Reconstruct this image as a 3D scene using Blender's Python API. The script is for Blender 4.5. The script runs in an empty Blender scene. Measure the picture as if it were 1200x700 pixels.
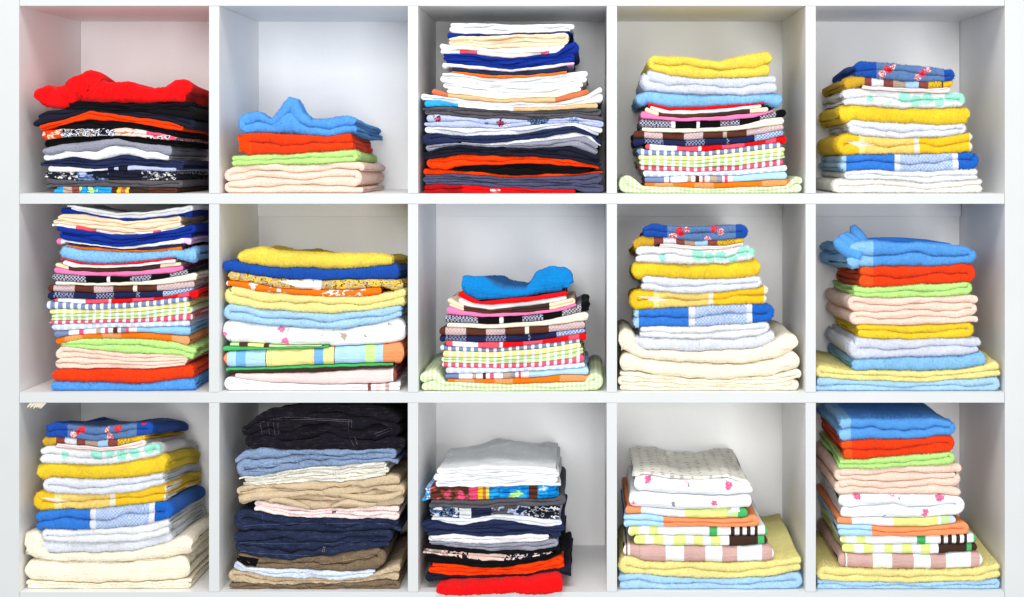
import bpy, math, random
import numpy as np
from mathutils import Vector
from mathutils.bvhtree import BVHTree

# ------------------------------------------------------------------ measures
S = 0.0015            # metres per photograph pixel on the front plane of the bookcase
D = 3.0               # camera distance to the front plane
DEPTH = 0.36          # inner depth of the bookcase
VPX, VPY = 688.0, 180.0
COLS = [(23, 245), (257, 478), (490, 711), (723, 944), (956, 1177)]
ROWS = [(7, 227), (239, 460), (472, 694)]
def wx(px, y=0.0): return (px - VPX) * S * (1 + y / D)
def wz(py, y=0.0): return -(py - VPY) * S * (1 + y / D)

# ------------------------------------------------------------------ scene, camera, light
sc = bpy.context.scene
COL = sc.collection
cam_d = bpy.data.cameras.new('camera')
cam = bpy.data.objects.new('camera', cam_d)
COL.objects.link(cam)
cam.location = (0, -D, 0)
cam.rotation_euler = (math.radians(90), 0, 0)
cam_d.sensor_width = 36
cam_d.lens = 36 * D / (1200 * S)
cam_d.shift_x = (600 - VPX) / 1200
cam_d.shift_y = -(350 - VPY) / 1200
cam_d.clip_end = 50
sc.camera = cam

w = bpy.data.worlds.new('World'); sc.world = w; w.use_nodes = True
w.node_tree.nodes['Background'].inputs[0].default_value = (1.0, 0.995, 0.985, 1)
w.node_tree.nodes['Background'].inputs[1].default_value = 0.54

def area(name, loc, target, size, power, col):
    l = bpy.data.lights.new(name, 'AREA'); l.shape = 'RECTANGLE'
    l.size, l.size_y = size; l.energy = power; l.color = col
    o = bpy.data.objects.new(name, l); COL.objects.link(o)
    o.location = loc
    o.rotation_euler = (Vector(target) - Vector(loc)).to_track_quat('-Z', 'Y').to_euler()
    return o
area('softbox_key', (-0.5, -8.0, 1.3), (-0.1, 0.1, -0.3), (2.6, 2.2), 275, (1.0, 0.99, 0.975))
area('softbox_fill', (1.5, -8.0, -1.0), (-0.1, 0.1, -0.3), (2.2, 2.2), 215, (0.98, 0.99, 1.0))
area('added_top_fill', (-0.2, -1.7, 1.9), (-0.1, 0.1, -0.75), (1.8, 0.9), 50, (1.0, 0.985, 0.96))  # added overhead fill with no visible fixture, brightens the stack tops
sc.view_settings.view_transform = 'Standard'
sc.view_settings.look = 'None'
sc.view_settings.exposure = 0.0
sc.view_settings.gamma = 1.0
sc.view_settings.use_curve_mapping = False
sc.cycles.max_bounces = 8
sc.cycles.diffuse_bounces = 6
sc.cycles.use_denoising = True

random.seed(7)
RNG = np.random.default_rng(11)

# ------------------------------------------------------------------ colours (sRGB as the pigment reads in white light)
C = dict(
    white=(244, 247, 250), offwhite=(238, 236, 228), cream=(247, 238, 216), paleyellow=(255, 243, 160),
    yellow=(255, 222, 52), lemon=(255, 229, 90), mustard=(205, 165, 45), gold=(252, 209, 40), bandyellow=(245, 216, 120),
    beige=(236, 212, 182), peach=(255, 222, 205), coral=(245, 150, 100), orange=(246, 118, 20), tangerine=(250, 66, 6),
    lightorange=(250, 168, 110), red=(222, 12, 18), scarlet=(226, 10, 14), crimson=(212, 84, 116), pinkred=(235, 80, 100), rose=(226, 80, 120),
    pink=(240, 130, 180), palepink=(246, 226, 224), lilacpink=(226, 190, 228), hotpink=(240, 120, 175),
    lilac=(196, 208, 240), greylilac=(208, 214, 230), palegrey=(222, 226, 236), grey=(140, 142, 158), slate=(74, 76, 104),
    charcoal=(66, 64, 70), heather=(84, 82, 88), black=(14, 14, 20), jet=(8, 8, 12), ink=(26, 28, 44), navy=(28, 34, 72),
    darknavy=(34, 44, 78), bluegrey=(112, 132, 172), steel=(92, 126, 176), royal=(20, 78, 172), deepblue=(16, 46, 140),
    towelblue=(84, 156, 226), midblue=(48, 122, 212), blue=(22, 100, 196), skyblue=(140, 196, 240), babyblue=(176, 216, 246),
    azure=(10, 126, 200), cyan=(40, 160, 225), periwinkle=(176, 186, 220), stripeblue=(150, 180, 226),
    lime=(190, 232, 140), palegreen=(190, 216, 154), green=(80, 180, 100), leaf=(70, 170, 96), mint=(160, 228, 208), citron=(216, 228, 140),
    brown=(84, 46, 34), darkbrown=(60, 42, 34), taupe=(176, 158, 140), mosaicbrown=(138, 70, 62), mauve=(196, 160, 154), dustypink=(222, 202, 200),
    khaki=(198, 178, 148), olive=(120, 102, 82), sand=(196, 172, 130), tan=(214, 178, 132), rust=(196, 108, 70),
    denim=(34, 43, 70), darkdenim=(22, 36, 72), lightdenim=(126, 148, 180), blackdenim=(22, 20, 28), paleblue=(206, 216, 232),
    stone=(222, 220, 210), thread=(190, 170, 130), greythread=(112, 112, 122), bluethread=(96, 112, 168))
def lin(c, f=1.02):
    c = C[c] if isinstance(c, str) else c
    o = []
    for v in c:
        v /= 255
        o.append((v / 12.92 if v <= 0.04045 else ((v + 0.055) / 1.055) ** 2.4) * f)
    k = min(1.0, 0.85 / max(o)); o = [v * k for v in o]
    return (o[0], o[1], o[2], 1)

# ------------------------------------------------------------------ materials
class NB:
    def __init__(s, name):
        s.m = bpy.data.materials.new(name); s.m.use_nodes = True
        s.t = s.m.node_tree; s.b = s.t.nodes['Principled BSDF']
    def n(s, typ, ins=None, **kw):
        nd = s.t.nodes.new(typ)
        for k, v in kw.items(): setattr(nd, k, v)
        for k, v in (ins or {}).items():
            if isinstance(v, bpy.types.NodeSocket): s.t.links.new(v, nd.inputs[k])
            else: nd.inputs[k].default_value = v
        return nd
    def math(s, op, a, b=0.0, c=0.0):
        return s.n('ShaderNodeMath', {0: a, 1: b, 2: c}, operation=op).outputs[0]
    def mix(s, f, a, b, typ='MIX'):
        nd = s.n('ShaderNodeMix', data_type='RGBA', blend_type=typ)
        for i, v in ((0, f), (6, a), (7, b)):
            if isinstance(v, bpy.types.NodeSocket): s.t.links.new(v, nd.inputs[i])
            else: nd.inputs[i].default_value = v
        return nd.outputs[2]
    def vmap(s, v, scale):
        return s.n('ShaderNodeMapping', {0: v, 3: scale}).outputs[0]
    def noise(s, v, scale, detail=3.0, rough=0.55):
        return s.n('ShaderNodeTexNoise', {'Vector': v, 'Scale': scale, 'Detail': detail, 'Roughness': rough}).outputs[0]
    def ramp(s, f, stops, interp='CONSTANT'):
        nd = s.n('ShaderNodeValToRGB', {0: f}); cr = nd.color_ramp; cr.interpolation = interp
        stops = stops[:32]
        cr.elements[0].position = max(0, stops[0][0]); cr.elements[0].color = stops[0][1]
        cr.elements[1].position = stops[1][0] if len(stops) > 1 else 1.0
        cr.elements[1].color = stops[1][1] if len(stops) > 1 else stops[0][1]
        for p, c in stops[2:]:
            e = cr.elements.new(p); e.color = c
        return nd.outputs[0]

ZK = 240 / 700 * S   # metres per zoomed unit on the front plane
_mc = {}
def fabric(spec, fr):
    """spec: 't:yellow' or a dict(fab=, col= | ramp=, ging=, spots=, prn=). fr: frame with lx(zx), lz(zy), y0 in the object's own space."""
    if isinstance(spec, str):
        if spec in _mc: return _mc[spec]
        fab, col = spec.split(':'); d = dict(fab=fab, col=col)
    else: d = spec; fab = d['fab']
    nb = NB({'t': 'terry', 'c': 'cotton', 'd': 'denim', 'k': 'knit', 'f': 'fleece'}[fab] + '_cloth')
    co = nb.n('ShaderNodeTexCoord').outputs['Object']
    sep = nb.n('ShaderNodeSeparateXYZ', {0: co}).outputs
    wob = nb.noise(co, 260, 2)
    fx = nb.math('MULTIPLY_ADD', nb.math('SUBTRACT', wob, 0.5), 0.0016, sep[0])
    if 'ramp' in d:
        u = nb.math('DIVIDE', nb.math('SUBTRACT', fx, fr.lx(0)), 700 * ZK)
        tw = any(isinstance(c, tuple) and isinstance(c[0], str) for _, c in d['ramp'])
        first = [(z / 700, lin(c[0] if isinstance(c[0], str) and isinstance(c, tuple) else c)) for z, c in d['ramp']]
        if first[0][0] > 0: first[0] = (0, first[0][1])
        base = nb.ramp(u, first)
        if tw:
            sec = [(z / 700, lin(c[1] if isinstance(c, tuple) and isinstance(c[0], str) else c)) for z, c in d['ramp']]
            sec[0] = (0, sec[0][1])
            chk = nb.n('ShaderNodeTexChecker', {'Vector': co, 'Scale': 330.0, 'Color1': (1, 1, 1, 1), 'Color2': (0, 0, 0, 1)}).outputs[1]
            base = nb.mix(nb.math('MULTIPLY', chk, 0.55), base, nb.ramp(u, sec))
    elif 'ging' in d:
        per, ca, cb, duty = d['ging']
        su = nb.math('LESS_THAN', nb.math('FRACT', nb.math('DIVIDE', nb.math('SUBTRACT', fx, fr.lx(13)), per * ZK)), duty)
        yz = nb.math('SUBTRACT', sep[1], nb.math('MULTIPLY', sep[2], 1.0)) if d.get('gz') else sep[1]
        sv = nb.math('LESS_THAN', nb.math('FRACT', nb.math('ADD', nb.math('DIVIDE', yz, per * ZK), 0.3)), d.get('dv', 0.8))
        if not d.get('gz'): sv = nb.math('MAXIMUM', sv, nb.math('LESS_THAN', sep[1], 0.014))
        f = nb.math('MULTIPLY_ADD', sv, 0.45, nb.math('MULTIPLY', su, 0.55))
        if not d.get('gz'): f = nb.math('MULTIPLY', su, nb.math('MULTIPLY_ADD', sv, 0.5, 0.5))
        base = nb.mix(f, lin(cb), lin(ca))
    else:
        base = nb.n('ShaderNodeRGB').outputs[0]; base.default_value = lin(d['col'])
    for (x0, x1, scale, cols) in d.get('prn', ()):
        k = nb.noise(nb.vmap(co, (1, 1, 1.5)), scale, 2, 0.6)
        pc = nb.ramp(k, [((0.40 + 0.2 * i / max(1, len(cols) - 1)) if i else 0, lin(c)) for i, c in enumerate(cols)])
        msk = nb.math('MULTIPLY', nb.math('GREATER_THAN', sep[0], fr.lx(x0)), nb.math('LESS_THAN', sep[0], fr.lx(x1)))
        base = nb.mix(msk, base, pc)
    if d.get('spots'):
        pv = nb.n('ShaderNodeTexNoise', {'Vector': co, 'Scale': 190.0, 'Detail': 3.0}).outputs[1]
        off = nb.n('ShaderNodeVectorMath', {0: pv, 1: (0.5, 0.5, 0.5)}, operation='SUBTRACT').outputs[0]
        cs = nb.n('ShaderNodeVectorMath', {0: off, 1: (0.013,) * 3, 2: co}, operation='MULTIPLY_ADD').outputs[0]
        for sp in d['spots']:
            zx_, zy_, rad, col = sp[:4]
            ds = nb.n('ShaderNodeVectorMath', {0: cs, 1: (fr.lx(zx_), fr.y0 + 0.004, fr.lz(zy_))}, operation='DISTANCE').outputs[1]
            c2 = lin(col[0] if isinstance(col[0], str) and isinstance(col, tuple) else col)
            if isinstance(col, tuple) and isinstance(col[0], str):
                kk = nb.math('GREATER_THAN', nb.noise(co, 420, 1), 0.5)
                c2 = nb.mix(kk, c2, lin(col[1]))
            base = nb.mix(nb.math('LESS_THAN', ds, rad * ZK), base, c2)
    if d.get('dots'):
        per, col = d['dots']
        vo = nb.n('ShaderNodeTexVoronoi', {'Vector': nb.vmap(co, (1, 0.9, 0.02 if d.get('flat') else 1)), 'Scale': 1 / (per * ZK), 'Randomness': 0.25}).outputs[0]
        base = nb.mix(nb.math('LESS_THAN', vo, 0.24), base, lin(col))
    # grain
    if fab == 't': gs, lo, hi = 420, 0.86, 1.14
    elif fab == 'd': gs, lo, hi = 300, 0.7, 1.22
    elif fab in 'kf': gs, lo, hi = 360, 0.82, 1.14
    else: gs, lo, hi = 500, 0.92, 1.06
    g = nb.noise(co, gs, 2, 0.7)
    gr = nb.n('ShaderNodeMapRange', {0: g, 1: 0.25, 2: 0.75, 3: lo, 4: hi}).outputs[0]
    big = nb.n('ShaderNodeMapRange', {0: nb.noise(co, 28, 2), 1: 0.3, 2: 0.7, 3: 0.93, 4: 1.05}).outputs[0]
    gg = nb.math('MULTIPLY', gr, big)
    base = nb.n('ShaderNodeVectorMath', {0: base, 3: gg}, operation='SCALE').outputs[0]
    if fab == 'd':
        seam = nb.noise(nb.vmap(co, (1, 1, 4)), 60, 4, 0.75)
        base = nb.mix(nb.n('ShaderNodeMapRange', {0: seam, 1: 0.52, 2: 0.8, 3: 0, 4: 0.2}).outputs[0], base, (0.25, 0.3, 0.45, 1) if not d.get('warm') else (0.2, 0.18, 0.15, 1))
    nb.t.links.new(base, nb.b.inputs['Base Color'])
    nb.b.inputs['Roughness'].default_value = 0.92
    nb.b.inputs['Specular IOR Level'].default_value = 0.08
    nb.b.inputs['Sheen Weight'].default_value = {'t': 0.08, 'f': 0.05}.get(fab, 0.02)
    nb.b.inputs['Sheen Roughness'].default_value = 0.6
    if fab == 't':
        h = nb.noise(co, 380, 3, 0.75); dist = 0.0028
    elif fab == 'd':
        h = nb.math('ADD', nb.noise(co, 420, 2), nb.math('MULTIPLY', nb.noise(nb.vmap(co, (1, 1, 2.2)), 55, 3), 3.2)); dist = 0.0022
    elif fab in 'kf':
        h = nb.math('ADD', nb.noise(co, 350, 2), nb.math('MULTIPLY', nb.noise(nb.vmap(co, (0.35, 1, 2.5)), 38, 3), 2.4)); dist = 0.0022
    else:
        h = nb.math('ADD', nb.math('MULTIPLY', nb.noise(co, 520, 1), 0.35), nb.math('MULTIPLY', nb.noise(nb.vmap(co, (0.4, 1, 2.6)), 42, 3), 2.4)); dist = 0.002
    bp = nb.n('ShaderNodeBump', {'Height': h, 'Distance': dist, 'Strength': 0.9})
    nb.t.links.new(bp.outputs[0], nb.b.inputs['Normal'])
    if isinstance(spec, str): _mc[spec] = nb.m
    return nb.m

def paint(name, col, bump=0.0004):
    nb = NB(name)
    co = nb.n('ShaderNodeTexCoord').outputs['Object']
    g = nb.n('ShaderNodeMapRange', {0: nb.noise(co, 9, 4), 1: 0.3, 2: 0.7, 3: 0.975, 4: 1.015}).outputs[0]
    base = nb.n('ShaderNodeVectorMath', {0: col[:3], 3: g}, operation='SCALE').outputs[0]
    nb.t.links.new(base, nb.b.inputs['Base Color'])
    nb.b.inputs['Roughness'].default_value = 0.42
    bp = nb.n('ShaderNodeBump', {'Height': nb.noise(co, 240, 3), 'Distance': bump, 'Strength': 0.5})
    nb.t.links.new(bp.outputs[0], nb.b.inputs['Normal'])
    return nb.m

# ------------------------------------------------------------------ mesh helpers
def link(name, verts, faces, mats, parent=None, smooth=True, midx=None, loc=None):
    me = bpy.data.meshes.new(name)
    me.from_pydata(verts, [], faces)
    for m in (mats if isinstance(mats, list) else [mats]): me.materials.append(m)
    if midx is not None: me.polygons.foreach_set('material_index', midx)
    if smooth: me.polygons.foreach_set('use_smooth', [True] * len(me.polygons))
    me.update()
    o = bpy.data.objects.new(name, me); COL.objects.link(o)
    if loc is not None: o.location = loc
    if parent is not None: o.parent = parent
    return o
def tag(o, label=None, cat=None, group=None, kind=None):
    for k, v in (('label', label), ('category', cat), ('group', group), ('kind', kind)):
        if v: o[k] = v
    return o
def board(name, x0, x1, y0, y1, z0, z1, mat, parent, b=0.0007):
    import bmesh
    bm = bmesh.new()
    bmesh.ops.create_cube(bm, size=1)
    for v in bm.verts:
        v.co = ((v.co.x) * (x1 - x0), v.co.y * (y1 - y0), v.co.z * (z1 - z0))
    bmesh.ops.bevel(bm, geom=list(bm.edges), offset=b, segments=2, affect='EDGES', profile=0.7)
    me = bpy.data.meshes.new(name); bm.to_mesh(me); bm.free()
    me.materials.append(mat)
    o = bpy.data.objects.new(name, me); COL.objects.link(o)
    o.location = ((x0 + x1) / 2, (y0 + y1) / 2, (z0 + z1) / 2); o.parent = parent
    return o

# ------------------------------------------------------------------ the bookcase
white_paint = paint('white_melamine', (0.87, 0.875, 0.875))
dimmed_front_paint = paint('dimmed_front_white', (0.535, 0.56, 0.575))  # board white darkened so the brightly lit front edges do not clip
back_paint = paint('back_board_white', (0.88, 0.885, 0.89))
bc = bpy.data.objects.new('bookcase', None); COL.objects.link(bc)
bc.location = (0, 0, wz(722))
tag(bc, 'white cube bookcase with fifteen open cubbies full of folded laundry', 'bookcase')
inv = -bc.location.z
def bboard(name, x0, x1, y0, y1, z0, z1, mat=white_paint):
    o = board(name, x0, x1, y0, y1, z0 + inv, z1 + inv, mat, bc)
    if y0 < 0.1:      # added strip on each front edge, coloured darker to offset the strong front light
        hx, hy, hz = (x1 - x0) / 2, (y1 - y0) / 2, (z1 - z0) / 2
        e = board('dimmed_front_strip', -hx, hx, -hy - 0.0012, -hy - 0.0001, -hz, hz, dimmed_front_paint, o, 0.0004)
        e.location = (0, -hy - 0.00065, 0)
    return o
g = 0.0004
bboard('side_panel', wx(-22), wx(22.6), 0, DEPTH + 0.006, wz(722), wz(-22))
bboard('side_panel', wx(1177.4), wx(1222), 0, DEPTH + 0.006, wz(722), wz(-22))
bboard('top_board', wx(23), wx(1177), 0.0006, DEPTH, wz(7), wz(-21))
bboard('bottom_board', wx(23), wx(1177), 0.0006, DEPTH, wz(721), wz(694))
for a, b_ in ((227, 239), (460, 472)):
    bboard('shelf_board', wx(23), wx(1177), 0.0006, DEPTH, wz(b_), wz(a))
for (r0, r1) in ROWS:
    for i in range(4):
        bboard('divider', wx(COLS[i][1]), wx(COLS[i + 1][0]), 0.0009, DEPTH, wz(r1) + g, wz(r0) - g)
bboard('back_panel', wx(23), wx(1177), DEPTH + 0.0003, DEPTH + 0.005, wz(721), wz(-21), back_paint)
for (r0, r1) in ROWS[1:]:
    for c0, c1 in COLS:
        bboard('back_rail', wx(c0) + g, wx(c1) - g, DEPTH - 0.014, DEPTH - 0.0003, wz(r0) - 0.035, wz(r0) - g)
wall = board('wall', -4, 4, DEPTH + 0.02, DEPTH + 0.12, -1.6, 1.6, paint('wall_paint', (0.7, 0.7, 0.68)), None)
tag(wall, 'plain pale wall behind the bookcase', None, None, 'structure')

# ------------------------------------------------------------------ cloth builder
def wob(x, rs, L):
    o = 0
    for k, a in ((1.0, 0.6), (1.9, 0.35), (3.7, 0.2)):
        o = o + a * np.sin(x * (2 * math.pi * k / L) + rs.uniform(0, 6.28))
    return o
class Frame: pass
ZG = np.arange(0, 701, 2.0)
def curve(pts, w=2):
    xs = [p[0] for p in pts]; ys = [p[1] for p in pts]
    y = np.interp(ZG, xs, ys)
    k = np.exp(-np.linspace(-2, 2, 11) ** 2 * w / 2); k /= k.sum()
    yp = np.pad(y, 5, mode='edge')
    return np.convolve(yp, k, mode='valid')
def parse(s): return [tuple(float(v) for v in p.split(',')) for p in s.split()]

WORDS = ('first', 'second', 'third', 'fourth', 'fifth')
GROUPS = dict(terry_towel=('towel', 'folded terry towels'), tea_towel=('tea towel', 'folded tea towels'), folded_shirt=('shirt', 'folded shirts'),
              folded_trousers=('trousers', 'folded trousers'), folded_jeans=('jeans', 'folded jeans'), bed_sheet=('bed linen', 'folded bed linen'),
              blanket=('blanket', 'folded blankets'), tablecloth=('tablecloth', 'folded tablecloths'), pillowcase=('pillowcase', 'folded bed linen'),
              folded_cloth=('cloth', 'folded plain cloths'))

class Stack:
    def __init__(s, row, col, items, slump=0.06, yf=0.018, depth=0.29, floor=None):
        s.ox, s.oy = (10, 250, 480, 715, 950)[col], (0, 230, 460)[row]
        s.row, s.col = row, col
        s.yf, s.depth, s.slump = yf, depth, slump
        s.floor = wz(ROWS[row][1]) + 0.0006
        s.xmin, s.xmax = wx(COLS[col][0]) + 0.002, wx(COLS[col][1]) - 0.002
        s.ceil = wz(ROWS[row][0]) - 0.003
        s.rs = np.random.RandomState(100 + row * 10 + col)
        s.ph = s.rs.uniform(0, 6.28, 6)
        s.H = np.full(ZG.shape, s.floor); s.prev = None
        s.objs = []
        names = [it['desc'].split('|')[0] for it in items]
        place = ('top', 'middle', 'bottom')[row] + " row's " + WORDS[col] + ' cubby'
        for i, it in enumerate(items):
            o = s.item(i, it)
            d = it['desc'].replace('|', ' ')
            if i == len(items) - 1: rel = 'topmost in the'
            elif i == 0: rel = 'lowest in the'
            else: rel = 'under the ' + names[i + 1] + ','
            cat, grp = GROUPS[it['kind']]
            lab = f'{d}, {rel} {place}'
            if len(lab.replace('-', ' ').replace("'s", ' s').split()) > 16: lab = f"{it['desc'].split('|')[0]}, {rel} {place}"
            tag(o, lab, cat, grp)
    def X(s, zx, y): return wx(s.ox + zx * 240 / 700, y)
    def Z(s, zy, y): return wz(s.oy + zy * 240 / 700, y)
    def item(s, idx, it):
        rs = np.random.RandomState(1000 * (s.row * 5 + s.col) + idx)
        n = it.get('n', 2); fab = it['mat'] if isinstance(it['mat'], str) else it['mat']['fab'] if isinstance(it['mat'], dict) else None
        mats = it['mat'] if isinstance(it['mat'], list) else [it['mat']]
        fab = mats[0][0] if isinstance(mats[0], str) else mats[0]['fab']
        yf = s.yf + rs.uniform(-0.003, 0.003) + it.get('dy', 0)
        depth = min(it.get('depth', s.depth + rs.uniform(-0.012, 0.012)), DEPTH - 0.006 - yf)
        xl, xr = it['x']
        T = s.Z(curve(parse(it['top']), it.get('sharp', 2)), yf)
        rj = np.random.RandomState(rs.randint(1e6))
        ta = dict(terry_towel=1.6, tea_towel=1.2, folded_shirt=1.7, folded_trousers=2.4, folded_jeans=2.6, blanket=2.5).get(it['kind'], 1.2)
        T = T + ta * ZK * (wob(ZG, rj, 230) + 0.5 * wob(ZG, rj, 70))
        gx = s.X(ZG, yf)
        # what it lies on
        if it.get('bot'): B = s.Z(curve(parse(it['bot'])), yf)
        elif s.prev is None: B = np.full(ZG.shape, s.floor)
        else:
            pl, pr = s.prev
            B = s.H.copy()
            hl = np.interp(pl + 8, ZG, s.H); hr = np.interp(pr - 8, ZG, s.H)
            B = np.where(ZG < pl + 8, np.maximum(s.H, hl - 0.30 * (pl + 8 - ZG) * ZK), B)
            B = np.where(ZG > pr - 8, np.maximum(s.H, hr - 0.30 * (ZG - pr + 8) * ZK), B)
        B = np.maximum(B, s.floor)
        T = np.maximum(T, B + it.get('min', 5.5) * ZK)
        T = np.minimum(T, s.ceil); B = np.minimum(B, T - 0.001)
        inside = (ZG >= xl - 2) & (ZG <= xr + 2)
        s.H = np.where(inside, T + 0.0003, s.H); s.prev = (xl, xr)
        fT = lambda x: np.interp(x, gx, T)
        fB = lambda x: np.interp(x, gx, B)
        XL = max(s.X(xl, yf), s.xmin); XR = min(s.X(xr, yf), s.xmax)
        # layer boundaries
        mt = float(np.mean((T - B)[inside])) / ZK
        if len(mats) == 1:
            if it['kind'] == 'folded_shirt': n = max(n, int(round(mt / 11.5)))
            if it['kind'] in ('folded_trousers', 'folded_jeans'): n = max(n, int(round(mt / (34 if it['kind'] == 'folded_jeans' else 20))))
        cuts = []
        for i in range(n + 1):
            f0 = i / n; amp = 0.0 if i in (0, n) else (0.3 if it['kind'] in ('folded_shirt', 'folded_trousers', 'folded_jeans', 'blanket') else 0.2) / n
            ws = np.random.RandomState(rs.randint(1e6))
            cuts.append((f0, amp, ws.uniform(0, 6.28), ws.uniform(0, 6.28), ws.uniform(0.10, 0.2), ws.uniform(0.03, 0.06)))
        def cut(i, x):
            f0, a, p1, p2, L1, L2 = cuts[i]
            f = f0 + a * (np.sin(x * 6.28 / L1 + p1) + 0.35 * np.sin(x * 6.28 / L2 + p2))
            return fB(x) + (fT(x) - fB(x)) * f
        foldL = it.get('fold', 'R' if rs.rand() < 0.5 else 'L') == 'L'
        P = []; step = 4 * ZK
        J = it.get('jit', 0.004); CAP = it.get('cap', 0.6)
        ends = []
        for i in range(n):
            ends.append([XL + rs.uniform(0, J), XR - rs.uniform(0, J)])
        d0 = 1
        for i in range(n):
            dirn = 1 if i % 2 == 0 else -1          # walk direction of this layer
            if foldL: dirn = -dirn
            xa, xb = ends[i]
            joins = i < n - 1                         # joins next at the end of its walk
            side_end = 1 if dirn == 1 else -1
            if it.get('loose'): joins = False
            tl = lambda x: (cut(i + 1, x) - cut(i, x)) / 2
            # start
            a = xa if dirn == 1 else xb
            b = xb if dirn == 1 else xa
            prevjoin = i > 0 and not it.get('loose')
            ra = float(tl(np.array(a))); rb = float(tl(np.array(b)))
            if prevjoin:
                a = a + dirn * min(2 * ra, 0.3 * abs(b - a))
            if joins:
                # common fold position with next layer
                b2 = ends[i + 1][1 if dirn == 1 else 0]
                b = (max(b, b2) if dirn == 1 else min(b, b2)); ends[i + 1][1 if dirn == 1 else 0] = b
                bb = b - dirn * min(2 * rb, 0.3 * abs(b - a))
            else: bb = b - dirn * rb * CAP
            if not prevjoin:
                # rounded open start
                a0 = a + dirn * ra * CAP
                for u in (1.0, 0.93, 0.75, 0.45):
                    x = a0 - dirn * ra * CAP * u
                    P.append((x, float((cut(i, x) + cut(i + 1, x)) / 2), float(tl(x)) * math.sqrt(max(0.0, 1 - u * u)) + 1e-5, i, dirn, 0))
                a = a0
            m = max(3, int(abs(bb - a) / step))
            for k in range(m + 1):
                x = a + (bb - a) * k / m
                P.append((x, float((cut(i, x) + cut(i + 1, x)) / 2), float(tl(x)) * 0.985, i, dirn, 0))
            if joins:
                c0 = float((cut(i, bb) + cut(i + 1, bb)) / 2); c1 = float((cut(i + 1, bb) + cut(i + 2, bb)) / 2)
                r1 = float((cut(i + 2, bb) - cut(i + 1, bb)) / 2)
                rho = (c1 - c0) / 2; rx = abs(b - bb) - rb
                rx = max(rx, rho * 0.7)
                for k in range(1, 9):
                    th = math.pi * k / 9
                    P.append((bb + dirn * rx * math.sin(th), c0 + rho * (1 - math.cos(th)), (rb + (r1 - rb) * k / 9) * 0.985, i, dirn, 1))
            else:
                for u in (0.45, 0.75, 0.93, 1.0):
                    x = bb + dirn * rb * CAP * u
                    P.append((x, float((cut(i, x) + cut(i + 1, x)) / 2), float(tl(x)) * math.sqrt(max(0.0, 1 - u * u)) + 1e-5, i, dirn, 0))
        # split into strips when loose
        strips = []
        cur = [P[0]]
        for q in P[1:]:
            if it.get('loose') and q[3] != cur[-1][3]: strips.append(cur); cur = []
            cur.append(q)
        strips.append(cur)
        V = []; F = []; MI = []
        loc = Vector(((XL + XR) / 2, yf, float(fB((XL + XR) / 2))))
        lay_dy = [rs.uniform(0, it.get('ragged', 0.003)) for _ in range(n)]
        wseed = rs.randint(1e6)
        for st in strips:
            A = np.array(st); x, z, r, li = A[:, 0], A[:, 1], A[:, 2], A[:, 3].astype(int)
            tx = np.gradient(x); tz = np.gradient(z); ln = np.hypot(tx, tz) + 1e-9; tx /= ln; tz /= ln
            nx, nz = -tz, tx
            # profile: (t in -1..1, yd metres)
            ry = np.minimum(np.maximum(r, 0.001), 0.013)
            prof = []
            for yy in (1.0, 0.6, 0.3, 0.12): prof.append((-1, None, yy))
            for k in range(9):
                th = -math.pi / 2 + math.pi * k / 8
                s_ = math.sin(th); s_ = math.copysign(abs(s_) ** 0.8, s_)
                prof.append((s_, 1 - math.cos(th) ** 0.8 if abs(math.cos(th)) > 1e-6 else 1, 0))
            for yy in (0.06, 0.14, 0.25, 0.4, 0.6, 0.8, 1.0): prof.append((1, None, yy))
            K = len(prof); M = len(x)
            ldy = np.array(lay_dy)[li]
            w1 = np.random.RandomState(wseed)
            fy = ldy + it.get('wavy', 0.0022) * wob(x + li * 0.31, w1, 0.13) + it.get('ycurve', 0) * ((x - loc.x) / 0.15) ** 2
            pts = np.zeros((M, K, 3))
            for k, (t, a, yy) in enumerate(prof):
                if a is None: y = yf + fy + ry + yy * (depth - ry - fy)
                else: y = yf + fy + ry * a
                pts[:, k, 0] = x + nx * r * t
                pts[:, k, 1] = y
                pts[:, k, 2] = z + nz * r * t
            ca = dict(folded_shirt=.0016, folded_cloth=.003, folded_trousers=.0036, folded_jeans=.003, bed_sheet=.0012, pillowcase=.0012, blanket=.0014).get(it['kind'], 0) * it.get('crease', 1)
            if ca:
                cr = np.random.RandomState(wseed + 3)
                for sg, wl in ((1, 0.045), (-1, 0.06)):
                    q = (pts[:, :, 0] * 0.9 + sg * pts[:, :, 2] * 2.0) / wl + 1.3 * wob(pts[:, :, 0] + 3 * pts[:, :, 2], cr, 0.11)
                    rid = (1 - np.abs(np.sin(q * 3.14))) ** 2.5
                    mk = np.clip(0.4 + 0.8 * wob(pts[:, :, 0] + li[:, None] * 0.2, cr, 0.2), 0, 1)
                    fr_ = np.exp(-np.maximum(pts[:, :, 1] - yf - 0.01, 0) / 0.05)
                    pts[:, :, 1] -= ca * rid * mk * fr_
                    topm = np.array([1.0 if (p[0] == 1 and p[2] > 0.05) else 0.0 for p in prof])[None, :]
            e = np.minimum(x - XL, XR - x); ew = np.exp(-np.maximum(e, 0) / 0.012)
            yy = pts[:, :, 1] - yf
            wd = np.random.RandomState(wseed + 5)
            pts[:, :, 0] += (ew * np.sign(x - loc.x) * -0.003)[:, None] * (1 + wob(yy + li[:, None] * 0.11, wd, 0.16)) * np.minimum(yy / 0.03, 1)
            # rear wandering of the sides
            tp = it.get('taper', rs.uniform(-0.02, 0.03))
            pts[:, :, 0] = loc.x + (pts[:, :, 0] - loc.x) * (1 - tp * yy / max(depth, 0.01))
            zz = pts[:, :, 2]
            if it.get('fade'):
                zr, lim = s.Z(it['fade'], yf), it.get('fadelen', 0.11)
                f = np.exp(-(np.maximum(yy - 0.015, 0) / lim) ** 2)
                zz = np.where(zz > zr, zr + (zz - zr) * f, zz)
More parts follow.
